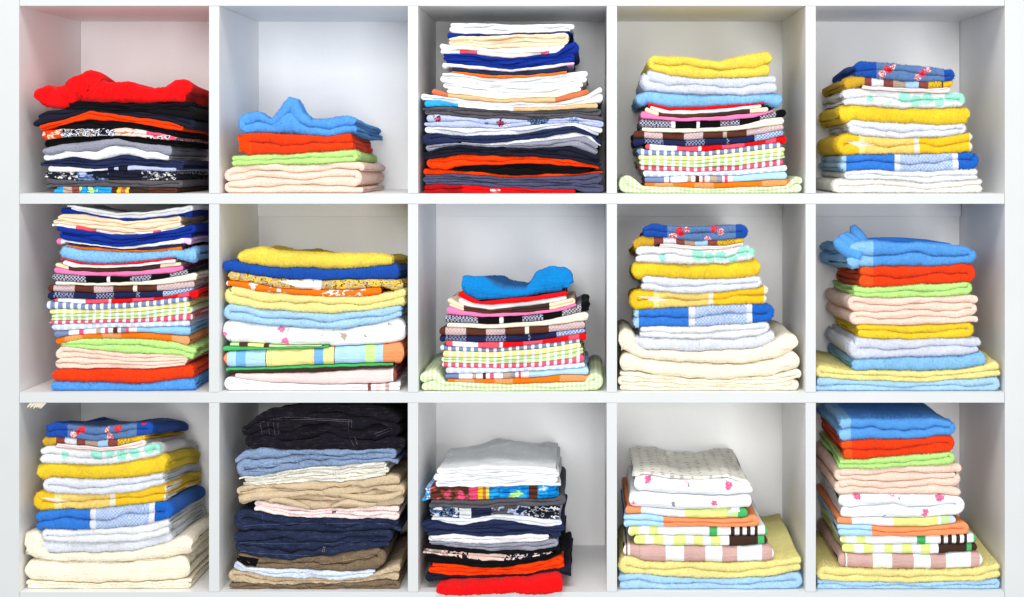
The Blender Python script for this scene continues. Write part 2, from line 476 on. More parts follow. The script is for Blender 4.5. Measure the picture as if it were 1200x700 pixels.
            if it.get('lift'):
                x0, am = it['lift']; xx0 = s.X(x0, yf)
                sm = np.clip((pts[:, :, 0] - xx0) / 0.03, 0, 1)
                zz = zz + sm * am * ZK * np.clip(yy / depth, 0, 1) ** 0.8 * np.clip((zz - s.floor) / 0.02, 0, 1)
            rel = zz - s.floor
            wv = 0.02 * np.sin(pts[:, :, 0] * 21 + s.ph[0]) + 0.015 * np.sin(pts[:, :, 0] * 47 + yy * 30 + s.ph[1])
            zz = s.floor + rel * (1 - (s.slump + wv) * np.clip(yy / 0.28, 0, 1.2))
            if it.get('crump'):
                cw = np.random.RandomState(wseed + 9)
                a = it['crump']
                top = np.clip((np.array([p[0] for p in prof]) + 0.2), 0, 1)[None, :]
                zz = zz + a * top * (wob(pts[:, :, 0] + 0.5 * yy, cw, 0.09) * np.clip(yy / 0.02, 0, 1) * 0.6 + 0.4 * wob(yy - 0.6 * pts[:, :, 0], cw, 0.07) * np.clip(yy / 0.02, 0, 1))
            pts[:, :, 2] = np.minimum(zz, s.ceil + 0.001)
            if it.get('droop'): pts[:, :, 2] -= it['droop'] * np.clip(-pts[:, :, 1] / 0.008, 0, 1)
            if fab in 'tf':
                pts += RNG.normal(0, 0.0004, pts.shape)
            lo_x = s.xmin - 0.001; hi_x = s.xmax + 0.001
            pts[:, :, 0] = np.clip(pts[:, :, 0], lo_x, hi_x)
            if not it.get('droop'): pts[:, :, 2] = np.maximum(pts[:, :, 2], s.floor)
            else: pts[:, :, 2] = np.where(pts[:, :, 1] > -0.0035, np.maximum(pts[:, :, 2], s.floor), pts[:, :, 2])
            base = len(V)
            V.extend((pts.reshape(-1, 3) - np.array(loc)).tolist())
            for a_ in range(M - 1):
                mi = min(int(li[a_]), len(mats) - 1) if len(mats) > 1 else 0
                o0 = base + a_ * K; o1 = o0 + K
                for k in range(K):
                    k2 = (k + 1) % K
                    F.append((o0 + k, o0 + k2, o1 + k2, o1 + k)); MI.append(mi)
            F.append(tuple(base + k for k in range(K))); MI.append(min(int(li[0]), len(mats) - 1))
            F.append(tuple(base + (M - 1) * K + k for k in reversed(range(K)))); MI.append(min(int(li[-1]), len(mats) - 1))
        fr = Frame(); fr.lx = lambda zx: s.X(zx, yf) - loc.x; fr.lz = lambda zy: s.Z(zy, yf) - loc.z; fr.y0 = 0.0
        ml = [fabric(m, fr) for m in mats]
        o = link(it['kind'], V, F, ml, None, True, MI, loc)
        it['_o'] = o
        if fab == 't': s.fuzz(o, V, F, MI, ml, it)
        bvh = None
        for ch in it.get('parts', ()):
            if bvh is None: bvh = BVHTree.FromPolygons([Vector(v) for v in V], F)
            s.part(o, bvh, fr, ch)
        s.objs.append(o)
        return o
    def fuzz(s, o, V, F, MI, ml, it):
        n = 1500
        Va = np.array(V); Fa = np.array([f[:4] for f in F if len(f) == 4]); Ma = np.array([MI[i] for i, f in enumerate(F) if len(f) == 4])
        q = Va[Fa]; a = np.linalg.norm(np.cross(q[:, 2] - q[:, 0], q[:, 3] - q[:, 1]), axis=1)
        cy = q[:, :, 1].mean(1); nn = np.cross(q[:, 2] - q[:, 0], q[:, 3] - q[:, 1]); nn /= np.linalg.norm(nn, axis=1)[:, None] + 1e-12
        wgt = a * (cy < 0.06)
        if wgt.sum() <= 0: return
        n = int(min(9000, wgt.sum() / 2 * 300000))
        ix = RNG.choice(len(Fa), n, p=wgt / wgt.sum())
        u, v = RNG.random((2, n, 1))
        p = (q[ix, 0] * (1 - u) + q[ix, 1] * u) * (1 - v) + (q[ix, 3] * (1 - u) + q[ix, 2] * u) * v
        d = nn[ix]
        # faces are wound outward or inward alike; point away from the sheet's middle by testing the front faces
        front = np.abs(d[:, 1]) > 0.8
        if front.any() and d[front, 1].mean() > 0: d = -d
        t = RNG.normal(0, 1, (n, 3)); t -= d * (t * d).sum(1)[:, None]; t /= np.linalg.norm(t, axis=1)[:, None]
        L = RNG.uniform(0.001, 0.0026, (n, 1)); W = 0.0006
        tip = p + d * L + RNG.normal(0, 0.0004, (n, 3))
        vv = np.stack([p + t * W - d * 0.0002, p - t * W - d * 0.0002, tip], 1).reshape(-1, 3)
        ff = [(3 * i, 3 * i + 1, 3 * i + 2) for i in range(n)]
        f = link('terry_loops', vv.tolist(), ff, ml, o, False, [int(k) for k in Ma[ix]])
        f['kind'] = 'stuff'
    def part(s, o, bvh, fr, ch):
        typ, name, pts, col = ch[:4]
        pts = parse(pts)
        def hit(zx, zy):
            h = bvh.ray_cast(Vector((fr.lx(zx), -0.2, fr.lz(zy))), Vector((0, 1, 0)))
            return h[0] if h[0] is not None and h[0].y < 0.05 else None
        m = fabric('c:' + col, fr)
        if typ == 'stitch':
            V = []; F = []
            for a, b in zip(pts[:-1], pts[1:]):
                L = math.hypot(b[0] - a[0], b[1] - a[1]); k = max(1, int(L / 5.2))
                for i in range(k):
                    f0, f1 = i / k, (i + 0.62) / k
                    p = hit(a[0] + (b[0] - a[0]) * f0, a[1] + (b[1] - a[1]) * f0); q = hit(a[0] + (b[0] - a[0]) * f1, a[1] + (b[1] - a[1]) * f1)
                    if p is None or q is None or (p - q).length > 0.006: continue
                    d = (q - p).normalized() if (q - p).length > 1e-6 else Vector((1, 0, 0))
                    up = d.cross(Vector((0, 1, 0))).normalized() * 0.00042; out = Vector((0, -0.0007, 0)); n0 = len(V)
                    for c_ in (p, q): V += [c_ + up, c_ + out, c_ - up]
                    F += [(n0, n0 + 1, n0 + 4, n0 + 3), (n0 + 1, n0 + 2, n0 + 5, n0 + 4), (n0, n0 + 2, n0 + 1), (n0 + 3, n0 + 4, n0 + 5)]
            if V: link(name, [tuple(v) for v in V], F, m, o, False)
        elif typ == 'patch':
            # pts = polygon corners TL TR BR BL (or 3): projected grid, a cloth scrap of its own thickness
            if len(pts) == 3: pts = [pts[0], pts[1], pts[2], pts[2]]
            tl, tr, br, bl = pts
            nu = max(2, int(abs(tr[0] - tl[0]) / 8)); nv = max(2, int(abs(bl[1] - tl[1]) / 4))
            V = []; F = []; last = Vector((0, 0, 0))
            for j in range(nv + 1):
                for i in range(nu + 1):
                    u, v = i / nu, j / nv
                    zx_ = (tl[0] * (1 - u) + tr[0] * u) * (1 - v) + (bl[0] * (1 - u) + br[0] * u) * v
                    zy_ = (tl[1] * (1 - u) + tr[1] * u) * (1 - v) + (bl[1] * (1 - u) + br[1] * u) * v
                    h = hit(zx_, zy_)
                    p = Vector((fr.lx(zx_), h.y if h else last.y, fr.lz(zy_))); last = p
                    edge = i in (0, nu) or j in (0, nv)
                    V.append((p.x, p.y - (0.0002 if edge else 0.0010), p.z))
            for j in range(nv):
                for i in range(nu):
                    a = j * (nu + 1) + i
                    F.append((a, a + nu + 1, a + nu + 2, a + 1))
            N = len(V); V += [(x, y + 0.0012, z) for x, y, z in V]; F += [tuple(k + N for k in reversed(f)) for f in F[:]]
            link(name, V, F, m, o, True)
        elif typ == 'lobe':
            # tube of cloth along pts with radius list in zoomed units
            rad = ch[4]; m = fabric(ch[5], fr); yo = ch[6] if len(ch) > 6 else 0.012
            tube(name, [(fr.lx(a), yo, fr.lz(b)) for a, b in pts], [r * ZK for r in rad], m, o)

def tube(name, pts, rad, m, parent=None, loc=None, seg=12):
    pts = np.array(pts, float); t = np.linspace(0, len(pts) - 1, 4 * (len(pts) - 1) + 1)
    P = np.stack([np.interp(t, range(len(pts)), pts[:, i]) for i in range(3)], 1)
    for _ in range(2): P[1:-1] = (P[:-2] + 2 * P[1:-1] + P[2:]) / 4
    R = np.interp(t, range(len(pts)), rad)
    V = []; F = []
    T = np.gradient(P, axis=0); T /= np.linalg.norm(T, axis=1)[:, None] + 1e-9
    for i in range(len(P)):
        a = np.cross(T[i], (0, 1, 0)); a /= np.linalg.norm(a) + 1e-9; b = np.cross(T[i], a)
        for k in range(seg):
            th = 2 * math.pi * k / seg
            V.append(tuple(P[i] + R[i] * (a * math.cos(th) + b * math.sin(th))))
    for i in range(len(P) - 1):
        for k in range(seg):
            k2 = (k + 1) % seg
            F.append((i * seg + k, i * seg + k2, (i + 1) * seg + k2, (i + 1) * seg + k))
    F.append(tuple(reversed(range(seg)))); F.append(tuple((len(P) - 1) * seg + k for k in range(seg)))
    return link(name, V, F, m, parent, True, None, loc)

def I(kind, x0, x1, top, mat, desc, n=2, **kw):
    d = dict(kind={'T': 'terry_towel', 'K': 'tea_towel', 'S': 'folded_shirt', 'P': 'folded_trousers', 'J': 'folded_jeans', 'B': 'bed_sheet',
                   'L': 'blanket', 'G': 'tablecloth', 'W': 'pillowcase', 'C': 'folded_cloth'}[kind], x=(x0, x1), top=top, mat=mat, desc=desc, n=n)
    if kind == 'K': d['ragged'] = 0.003; d['jit'] = 0.006
    if kind in 'SPJ': d['ragged'] = 0.006; d['wavy'] = 0.0036; d['jit'] = 0.012
    d.update(kw); return d

# ------------------------------------------------------------------ the folded laundry, cubby by cubby, lowest piece first
def R(fab, *stops, **kw): return dict(fab=fab, ramp=[(a, b) for a, b in stops], **kw)
def G(a, b, per=16, duty=0.55, **kw): return dict(fab='c', ging=(per, a, b, duty), **kw)
def PL(fab, base, prn=(), spots=(), **kw): return dict(fab=fab, col=base, prn=list(prn), spots=list(spots), **kw)
BW = ['ink', 'white', 'ink', 'palegrey']

# top row, first
Stack(0, 0, [
 I('S', 140, 585, '140,640 300,638 480,642 585,640', R('c', (0, 'cyan'), (185, 'taupe'), (215, 'mosaicbrown'), (245, 'cyan'), (300, 'azure'), (345, 'brown'), (370, 'gold'), (385, 'rust'), (400, 'lemon'), (412, 'darkbrown'), (480, 'brown'), prn=[(240, 350, 60, ['cyan', 'cyan', 'azure', 'lime'])]), 'bright printed shirt', 1),
 I('S', 118, 600, '118,610 250,618 400,616 600,618', 'k:heather', 'charcoal heather shirt', 2),
 I('S', 118, 590, '118,588 220,590 320,585 440,582 590,590', PL('k', 'ink', [(118, 235, 120, ['ink', 'ink', 'heather', 'white']), (235, 340, 50, ['ink', 'steel', 'periwinkle']), (455, 570, 110, ['ink', 'heather', 'white', 'ink'])]), 'navy printed shirt|with white marks', 1),
 I('S', 115, 575, '115,565 200,572 300,580 400,566 575,575', R('k', (0, 'palegrey'), (330, 'periwinkle'), (340, 'ink'), (362, 'periwinkle'), (375, 'ink'), (408, 'periwinkle')), 'pale blue-grey shirt|with dark dashes', 1),
 I('S', 105, 600, '105,552 170,545 215,538 300,548 400,528 470,545 600,548', 'k:darknavy', 'dark navy shirt|with a wavy edge', 2, crump=.002),
 I('S', 105, 565, '105,512 180,492 370,474 450,490 565,500', ['k:white', 'k:grey'], 'grey and white shirt', 2, loose=True, parts=[('patch', 'white_hem', '190,518 300,524 330,530 200,534', 'white')]),
 I('S', 110, 585, '110,480 240,466 400,466 585,482', 'k:jet', 'black shirt|under pink print', 1),
 I('S', 105, 580, '105,446 250,440 400,438 500,452 580,470', PL('c', 'palepink', [(105, 180, 60, ['tangerine', 'peach', 'coral']), (180, 360, 75, ['ink', 'palegrey', 'ink', 'taupe']), (360, 470, 80, ['peach', 'palepink', 'coral']), (470, 585, 80, ['crimson', 'palepink', 'darknavy'])]), 'pink cartoon-print shirt', 1),
 I('S', 165, 585, '165,432 220,420 270,408 420,420 585,448', 'k:black', 'black shirt|beneath the orange one', 1),
 I('S', 100, 600, '103,430 200,405 280,380 420,398 560,420 600,436', 'k:tangerine', 'orange shirt|arched in the middle', 1),
 I('S', 80, 640, '78,402 130,376 265,372 400,378 560,395 640,410', 'k:ink', 'dark navy thick shirt', 2),
 I('S', 185, 640, '185,362 230,345 330,350 400,355 560,352 640,345', 'k:black', 'black bulky shirt', 2, crump=.003),
 I('C', 85, 620, '85,320 100,300 125,288 150,296 215,286 228,256 262,246 278,234 296,262 318,282 400,276 470,300 540,294 575,272 612,268 620,285', 'f:scarlet', 'crumpled red cloth|with a peak', 1, fade=292, crump=.005, sharp=9, crease=2.2, wavy=.004, bot='85,345 130,365 175,372 235,350 400,352 620,350', yf=0),
], slump=.04)

# top row, second
Stack(0, 1, [
 I('T', 35, 515, '35,590 70,568 120,562 300,562 500,553 515,570', 'k:peach', 'peach bulky towel', 4, fold='L', taper=-.06),
 I('T', 62, 495, '62,535 140,530 300,525 480,510 495,520', 't:lime', 'light green towel', 2, fold='R'),
 I('T', 80, 480, '82,458 150,452 250,458 400,466 480,452', R('t', (0, (252, 84, 20)), (128, 'tangerine')), 'orange-red towel', 2, fold='L', parts=[('patch', 'hem', '84,462 124,460 124,520 88,520', 'tangerine')]),
 I('T', 85, 490, '83,420 110,385 150,380 200,408 240,362 265,326 286,372 330,408 400,402 450,394 490,405', 't:towelblue', 'blue towel|with one raised peak', 2, fold='L', fade=400, fadelen=.1, taper=-.12, sharp=8),
], slump=.1)

# top row, third
Stack(0, 2, [
 I('S', 30, 570, '30,632 190,632 300,642 570,650', R('k', (0, (170, 14, 20)), (180, 'red')), 'red shirt|on the shelf', 1, parts=[('patch', 'white_label', '275,647 310,648 308,658 277,657', 'white')]),
 I('S', 28, 670, '28,600 150,595 350,608 500,605 670,590', 'k:slate', 'slate grey shirt', 2, dy=.002),
 I('S', 28, 670, '28,575 160,583 350,600 600,592 670,594', 'k:tangerine', 'orange shirt|lower of two', 1),
 I('S', 150, 640, '150,572 250,565 400,560 560,568 640,576', 'k:jet', 'black shirt|between orange ones', 1, min=3),
 I('S', 28, 660, '28,552 90,540 180,528 400,536 540,545 660,572', 'k:tangerine', 'orange shirt|upper of two', 1),
 I('S', 35, 665, '35,528 110,505 160,497 400,508 550,500 665,540', 'k:ink', 'black-navy bulky shirt', 2, crump=.002),
 I('S', 45, 660, '45,497 160,490 300,500 480,480 600,468 660,505', 'k:grey', 'grey jersey shirt', 1),
 I('S', 170, 672, '170,494 280,490 400,478 560,452 620,466 672,520', 'k:white', 'white slanting shirt', 1, min=4),
 I('S', 27, 660, '25,455 100,458 200,466 350,462 480,442 560,430 660,470', 'k:darknavy', 'navy blue shirt|with long folds', 2),
 I('S', 40, 665, '40,432 150,436 300,440 450,425 560,418 665,440', 'k:palegrey', 'pale grey jersey shirt', 1, spots=()),
 I('S', 40, 670, '40,396 100,392 200,402 400,410 560,402 670,415', PL('k', 'periwinkle', (), [(98, 408, 13, ('crimson', 'ink')), (80, 402, 10, ('ink', 'palegrey')), (262, 424, 8, ('ink', 'steel')), (312, 420, 13, ('crimson', 'ink')), (330, 426, 10, ('white', 'steel')), (440, 414, 34, ('steel', 'denim')), (560, 412, 20, ('steel', 'periwinkle'))]), 'grey-blue printed shirt|with red marks', 1),
 I('S', 35, 670, '35,368 150,365 350,382 560,374 670,370', 'k:heather', 'charcoal heather shirt', 2),
 I('S', 35, 650, '35,340 100,345 180,360 300,372 500,365 650,352', R('c', (0, 'cyan'), (165, 'white'), (355, 'tan')), 'blue, white and tan shirt', 1),
 I('S', 30, 672, '30,315 110,332 320,352 500,350 600,330 672,285', 'c:white', 'thin white shirt|with upturned ends', 2),
 I('S', 70, 630, '70,298 130,320 320,340 500,332 630,300', R('c', (0, 'rust'), (130, 'tan'), (500, 'rust')), 'rusty orange thin shirt', 1, min=4),
 I('S', 110, 600, '110,302 130,306 320,330 500,322 600,295', 'c:cream', 'cream thin shirt', 1, min=4),
 I('S', 98, 610, '98,250 140,250 300,268 400,266 560,248 610,242', 'c:white', 'white many-layered shirt', 4, fold='L', ragged=.006),
 I('S', 140, 545, '140,244 300,258 400,258 545,242', 'c:orange', 'orange thin shirt', 1, min=4),
 I('S', 130, 560, '130,228 250,240 350,245 480,235 560,220', 'c:darknavy', 'navy thin shirt', 1),
 I('S', 100, 580, '100,212 250,228 350,238 480,222 580,208', R('c', (0, 'white'), (200, 'palegrey'), (530, 'lilacpink')), 'white and lilac shirt', 1, min=4),
 I('S', 102, 585, '102,185 200,185 350,200 500,182 540,150 585,138', 'c:deepblue', 'royal blue thick shirt', 2, fold='R'),
 I('S', 95, 548, '95,170 200,172 300,182 450,182 548,158', R('c', (0, 'white'), (170, 'pinkred'), (230, 'palepink'), (450, 'crimson'), (480, 'white')), 'pink and white shirt', 1, min=4),
 I('S', 100, 545, '100,148 160,156 300,165 450,160 545,150', 'c:offwhite', 'off-white thin shirt', 1, min=4),
 I('S', 130, 545, '130,135 180,122 300,122 400,118 545,110', 'c:beige', 'beige folded shirt', 2, fold='L', jit=.003),
 I('S', 105, 560, '105,108 160,116 300,116 560,110', 'c:deepblue', 'deep blue thin shirt', 1, min=4),
 I('S', 130, 567, '130,78 200,80 400,84 567,82', 'c:white', 'white pressed shirt', 1),
], slump=.03)

NAVYP = [(0, 'navy'), (175, ('navy', 'white')), (200, ('steel', 'white'))]
def check_towels(dx=0, sc_=1.0, dy=lambda x, y: y):
    pass
def plaid(a, b, s, off=0, line='offwhite'):
    st = [(0, a)]; x = 120 + off; k = 0
    while x < 640:
        st.append((x, a if k % 2 else b)); 
        x += s; k += 1
    return st[:30]

# top row, fourth
def tea_stack(o=0, h=(0, 0, 0)):
    """the run of check tea towels that appears in three cubbies: shifted by o"""
Stack(0, 3, [
 I('G', 20, 678, '20,612 60,598 110,636 350,645 600,636 640,602 678,620', G('palegreen', 'offwhite', 15, .5, gz=True), 'pale green gingham tablecloth', 2, dy=-.004),
 I('K', 117, 622, '117,625 400,624 622,612', R('c', (0, 'orange'), (152, ('lightorange', 'orange')), (215, 'orange'), (288, ('lightorange', 'orange')), (355, 'orange'), (520, ('lightorange', 'orange')), (605, 'orange')), 'orange check tea towel', 1),
 I('K', 115, 612, '115,607 300,602 450,600 612,585', R('c', (0, 'bluegrey'), (185, 'white'), (200, 'bluegrey'), (207, 'white'), (265, 'taupe'), (278, 'white'), (290, 'brown'), (305, 'white'), (315, 'crimson'), (325, 'white'), (340, 'taupe'), (365, 'grey'), (385, 'white'), (392, 'crimson'), (402, 'white'), (420, 'babyblue')), 'blue and white striped tea towel', 1),
 I('K', 105, 612, '105,582 300,588 450,582 612,562', G('lilac', 'white', 27, .6), 'lilac gingham tea towel', 1),
 I('K', 92, 600, '92,565 300,573 450,565 600,542', G('crimson', 'palepink', 26, .58), 'crimson gingham tea towel', 1),
 I('K', 95, 600, '95,548 300,550 450,535 600,520', G('palegreen', 'white', 26, .62), 'light green gingham tea towel', 2, fold='L'),
 I('K', 95, 600, '95,530 300,535 450,522 600,502', G('paleyellow', 'white', 26, .7), 'yellow gingham tea towel', 1),
 I('K', 82, 585, '82,505 150,516 300,520 450,505 585,486', G('bluegrey', 'white', 26, .6), 'blue-grey gingham tea towel', 1),
 I('K', 115, 605, '115,492 250,500 400,495 500,484 605,462', R('c', (0, 'pinkred'), (135, 'white'), (228, 'pinkred'), (302, 'palepink'), (312, 'red'), (385, 'pinkred'), (460, 'red'), (535, 'pinkred'), (570, 'red')), 'red and white check tea towel', 1),
 I('K', 68, 597, '68,472 250,480 450,468 597,445', R('c', (0, 'navy'), (118, ('navy', 'periwinkle')), (182, 'navy'), (258, ('navy', 'periwinkle')), (325, 'navy'), (400, ('navy', 'periwinkle')), (410, 'navy'), (495, ('steel', 'white'))), 'navy check tea towel', 1),
 I('K', 78, 597, '78,448 250,455 450,445 597,425', R('c', (0, 'brown'), (115, ('taupe', 'lilacpink')), (180, 'brown'), (252, ('taupe', 'lilacpink')), (318, 'brown'), (388, 'taupe'), (400, 'brown'), (470, ('taupe', 'lilacpink'))), 'brown check tea towel', 1),
 I('K', 100, 605, '100,436 300,440 450,428 530,408 605,398', 'c:cream', 'cream edged tea towel', 1),
 I('K', 92, 605, '92,405 250,415 400,412 500,400 605,370', R('c', (0, ('navy', 'palegrey')), (208, 'palegrey'), (222, 'jet'), (296, 'palegrey'), (308, 'jet'), (378, ('navy', 'palegrey')), (445, 'jet'), (515, ('charcoal', 'palegrey')), (570, 'jet')), 'black check tea towel', 1),
 I('K', 103, 562, '103,375 160,398 250,403 400,396 562,380', R('c', (0, ('hotpink', 'pink')), (560, 'pink')), 'pink dotted tea towel', 1),
 I('K', 108, 550, '108,358 180,390 250,392 400,383 550,364', R('c', (0, 'beige'), (165, 'brown'), (330, 'darkbrown'), (480, 'beige')), 'beige and brown tea towel', 1, min=4),
 I('K', 135, 528, '135,360 200,378 300,378 400,370 528,356', 'c:white', 'white thin tea towel', 1, min=3.5),
 I('K', 122, 530, '122,352 200,366 300,366 400,359 530,350', 'c:red', 'red thin tea towel', 1, min=4),
 I('T', 85, 595, '85,330 130,312 300,322 450,325 560,318 595,322', 't:skyblue', 'sky blue towel', 1, taper=-.03),
 I('T', 100, 570, '100,262 135,240 200,256 300,268 400,268 570,258', 't:greylilac', 'pale grey-lilac towel', 2, fold='L'),
 I('T', 130, 552, '130,205 150,190 250,194 370,210 450,188 535,176 552,190', 't:lemon', 'yellow towel|dipped in the middle', 2, fold='L', taper=-.05),
], slump=.05)

BLUESTRIPE = lambda a, b, c, d_: R('t', (0, 'midblue'), (a, 'palegrey'), (b, ('stripeblue', 'white')), (c, 'palegrey'), (d_, 'blue'))
def towel_pile(X, Y, tag_=''):
    """fancy upper run shared by several cubbies. X: (a, b) maps 0..1 to zoomed x; Y: list of tops"""

# top row, fifth
Stack(0, 4, [
 I('T', 75, 592, '75,618 130,612 300,615 400,626 592,612', 't:offwhite', 'off-white towel', 2, fold='L'),
 I('T', 110, 572, '110,588 200,582 300,586 420,588 572,576', 't:white', 'white towel|with soft edge', 2, fold='L'),
 I('T', 105, 585, '105,532 200,528 300,526 450,524 585,520', R('t', (0, 'babyblue'), (122, 'midblue'), (288, 'palegrey'), (308, ('stripeblue', 'white')), (488, 'palegrey'), (506, 'blue')), 'blue towel|with pale woven band', 2, fold='R'),
 I('T', 88, 560, '88,470 130,458 200,466 300,472 450,468 560,450', R('t', (0, 'gold'), (165, 'paleyellow'), (185, 'bandyellow'), (355, 'cream'), (374, 'gold'), (545, 'cream')), 'yellow banded towel', 2, fold='L', parts=[('patch', 'white_binding', '112,482 170,484 225,496 165,503', 'palepink')]),
 I('T', 125, 540, '125,425 145,412 300,422 430,428 540,424', 't:palegrey', 'white towel|between yellow ones', 2, fold='R'),
 I('T', 100, 547, '100,372 120,358 200,362 300,368 450,370 547,360', 't:yellow', 'bright yellow towel|in one thick fold', 1),
 I('T', 112, 530, '112,322 135,300 300,314 450,318 530,316', PL('t', 'white', (), [(205, 340, 14, 'mint'), (320, 330, 22, 'mint'), (360, 345, 20, 'mint'), (400, 338, 20, 'mint'), (440, 348, 18, 'mint'), (480, 330, 22, 'mint'), (515, 335, 20, 'mint'), (265, 350, 10, 'mint')]), 'white and mint towel', 2, fold='R'),
 I('K', 170, 480, '170,292 260,308 380,308 480,296', 'c:palepink', 'white tea towel|with red trim', 2, fold='R', loose=False, parts=[('stitch', 'red_trim', '185,304 260,314 380,314 450,306 475,300', 'tangerine')], min=12),
 I('T', 115, 490, '115,275 150,262 200,264 300,275 400,282 490,272', R('t', (0, 'mustard'), (185, 'mosaicbrown'), (210, 'palegrey'), (250, 'mosaicbrown'), (282, 'taupe'), (328, 'babyblue'), (370, 'mosaicbrown'), (402, ('gold', 'brown')), (450, 'darkbrown'), (455, 'gold')), 'brown and gold mosaic towel', 1, lift=(0, 4)),
 I('T', 150, 495, '150,228 175,210 250,214 300,218 400,230 495,238', R('t', (0, 'royal'), (225, 'steel'), (458, 'royal'), spots=[(245, 254, 14, ('red', 'palepink')), (262, 236, 14, ('pinkred', 'red')), (285, 228, 11, ('red', 'palepink')), (272, 245, 9, 'red'), (365, 264, 12, ('pinkred', 'palepink')), (385, 250, 13, ('pinkred', 'red')), (402, 238, 12, ('red', 'palepink'))]), 'blue towel|with red flower motifs', 2, fold='R'),
], slump=.05)

# middle row, first
Stack(1, 0, [
 I('T', 140, 640, '140,634 300,640 450,645 560,632 640,622', 't:towelblue', 'blue towel|on the shelf', 1),
 I('T', 143, 640, '143,598 200,590 300,590 450,592 560,585 640,578', 't:tangerine', 'orange-red towel', 1),
 I('T', 155, 612, '155,545 180,512 300,528 450,540 600,545 612,560', 'k:peach', 'peach bulky towel', 4, fold='L', jit=.006),
 I('T', 178, 640, '178,505 250,488 400,487 500,492 570,502 640,520', 't:lime', 'light green towel', 2, fold='L'),
 I('K', 155, 625, '155,486 240,474 350,468 450,466 625,478', R('c', (0, 'orange'), (190, ('lightorange', 'orange')), (250, 'orange'), (322, ('lightorange', 'orange')), (385, 'orange'), (560, ('lightorange', 'coral'))), 'orange check tea towel', 1),
 I('K', 150, 630, '150,462 300,452 450,448 630,446', R('c', (0, 'bluegrey'), (205, 'white'), (240, 'rose'), (255, 'white'), (300, 'taupe'), (315, 'white'), (330, 'crimson'), (340, 'white'), (358, 'brown'), (372, 'white'), (385, 'grey'), (400, 'crimson'), (412, 'white'), (440, 'skyblue')), 'blue and white striped tea towel', 1),
 I('K', 142, 630, '142,438 300,434 450,432 630,424', G('lilac', 'white', 27, .6), 'lilac gingham tea towel', 1),
 I('K', 138, 632, '138,428 300,424 450,420 632,402', G('crimson', 'palepink', 26, .58), 'crimson gingham tea towel', 1, min=7),
 I('K', 135, 632, '135,405 300,402 450,396 632,378', G('palegreen', 'white', 26, .62), 'light green gingham tea towel', 2),
 I('K', 138, 628, '138,386 300,388 450,380 628,358', G('paleyellow', 'white', 26, .7), 'yellow gingham tea towel', 1),
 I('K', 125, 622, '125,358 250,370 400,366 622,345', G('bluegrey', 'white', 26, .6), 'blue-grey gingham tea towel', 1),
 I('K', 150, 650, '150,350 300,352 450,350 560,340 650,318', R('c', (0, 'pinkred'), (168, 'white'), (262, 'pinkred'), (342, 'palepink'), (352, 'red'), (425, 'pinkred'), (495, 'red'), (580, 'pinkred'), (620, 'red')), 'red and white check tea towel', 1),
 I('K', 130, 640, '130,328 300,332 500,327 640,314', R('c', (0, 'navy'), (152, ('navy', 'periwinkle')), (222, 'navy'), (300, ('navy', 'periwinkle')), (360, 'navy'), (435, ('navy', 'periwinkle')), (450, 'navy'), (530, ('steel', 'white'))), 'navy check tea towel', 1),
 I('K', 130, 640, '130,304 300,306 500,305 640,288', R('c', (0, 'brown'), (152, ('taupe', 'lilacpink')), (222, 'brown'), (292, ('taupe', 'lilacpink')), (357, 'brown'), (425, 'cream'), (440, 'brown'), (508, ('taupe', 'lilacpink'))), 'brown check tea towel', 1),
 I('K', 150, 650, '150,291 300,298 450,292 560,278 650,258', 'c:cream', 'cream edged tea towel', 1),
 I('K', 143, 650, '143,264 250,274 400,276 560,265 650,238', R('c', (0, ('navy', 'palegrey')), (260, 'jet'), (335, 'palegrey'), (347, 'jet'), (415, ('navy', 'palegrey')), (485, 'jet'), (550, ('charcoal', 'palegrey')), (615, 'jet')), 'black check tea towel', 1),
 I('K', 145, 605, '145,238 200,252 300,260 450,255 605,236', R('c', (0, ('hotpink', 'pink')), (600, 'pink')), 'pink dotted tea towel', 1),
 I('K', 155, 598, '155,226 220,244 320,246 450,240 598,224', R('c', (0, 'beige'), (205, 'brown'), (370, 'darkbrown'), (520, 'beige')), 'beige and brown tea towel', 1, min=4),
 I('K', 180, 580, '180,218 240,234 320,238 450,232 580,215', 'c:white', 'white thin tea towel', 1, min=3.5),
 I('K', 170, 572, '170,210 240,228 320,232 450,225 572,208', 'c:red', 'red thin tea towel', 1, min=4),
 I('T', 172, 645, '172,168 250,182 400,192 520,188 600,185 645,172', 't:skyblue', 'sky blue towel', 1),
 I('S', 190, 597, '190,166 300,176 400,188 500,182 597,172', 'c:orange', 'orange thin shirt', 1, min=4),
 I('S', 190, 605, '190,158 300,172 400,182 500,172 605,160', 'c:darknavy', 'navy thin shirt', 1, min=4),
 I('S', 155, 632, '155,142 250,160 370,176 500,160 632,140', R('c', (0, 'hotpink'), (175, 'white'), (600, 'lilacpink')), 'white and lilac shirt', 1, min=4),
 I('S', 152, 640, '152,102 250,118 350,130 450,134 560,115 640,92', 'c:deepblue', 'royal blue thick shirt', 2, fold='L'),
 I('S', 143, 600, '143,92 250,106 400,126 520,120 600,104', R('c', (0, 'white'), (230, 'pinkred'), (300, 'palepink'), (495, 'crimson'), (525, 'white')), 'pink and white shirt', 1, min=4),
 I('S', 150, 598, '150,80 180,60 250,60 330,75 400,86 500,78 598,66', 'c:beige', 'beige folded shirt', 2, fold='L'),
 I('S', 160, 640, '160,35 250,55 350,76 450,78 560,66 640,50', 'c:deepblue', 'deep blue thin shirt', 1, min=4),
 I('S', 195, 640, '195,25 280,40 370,58 460,54 560,42 640,28', 'c:white', 'white sagging shirt', 1),
], slump=.03)

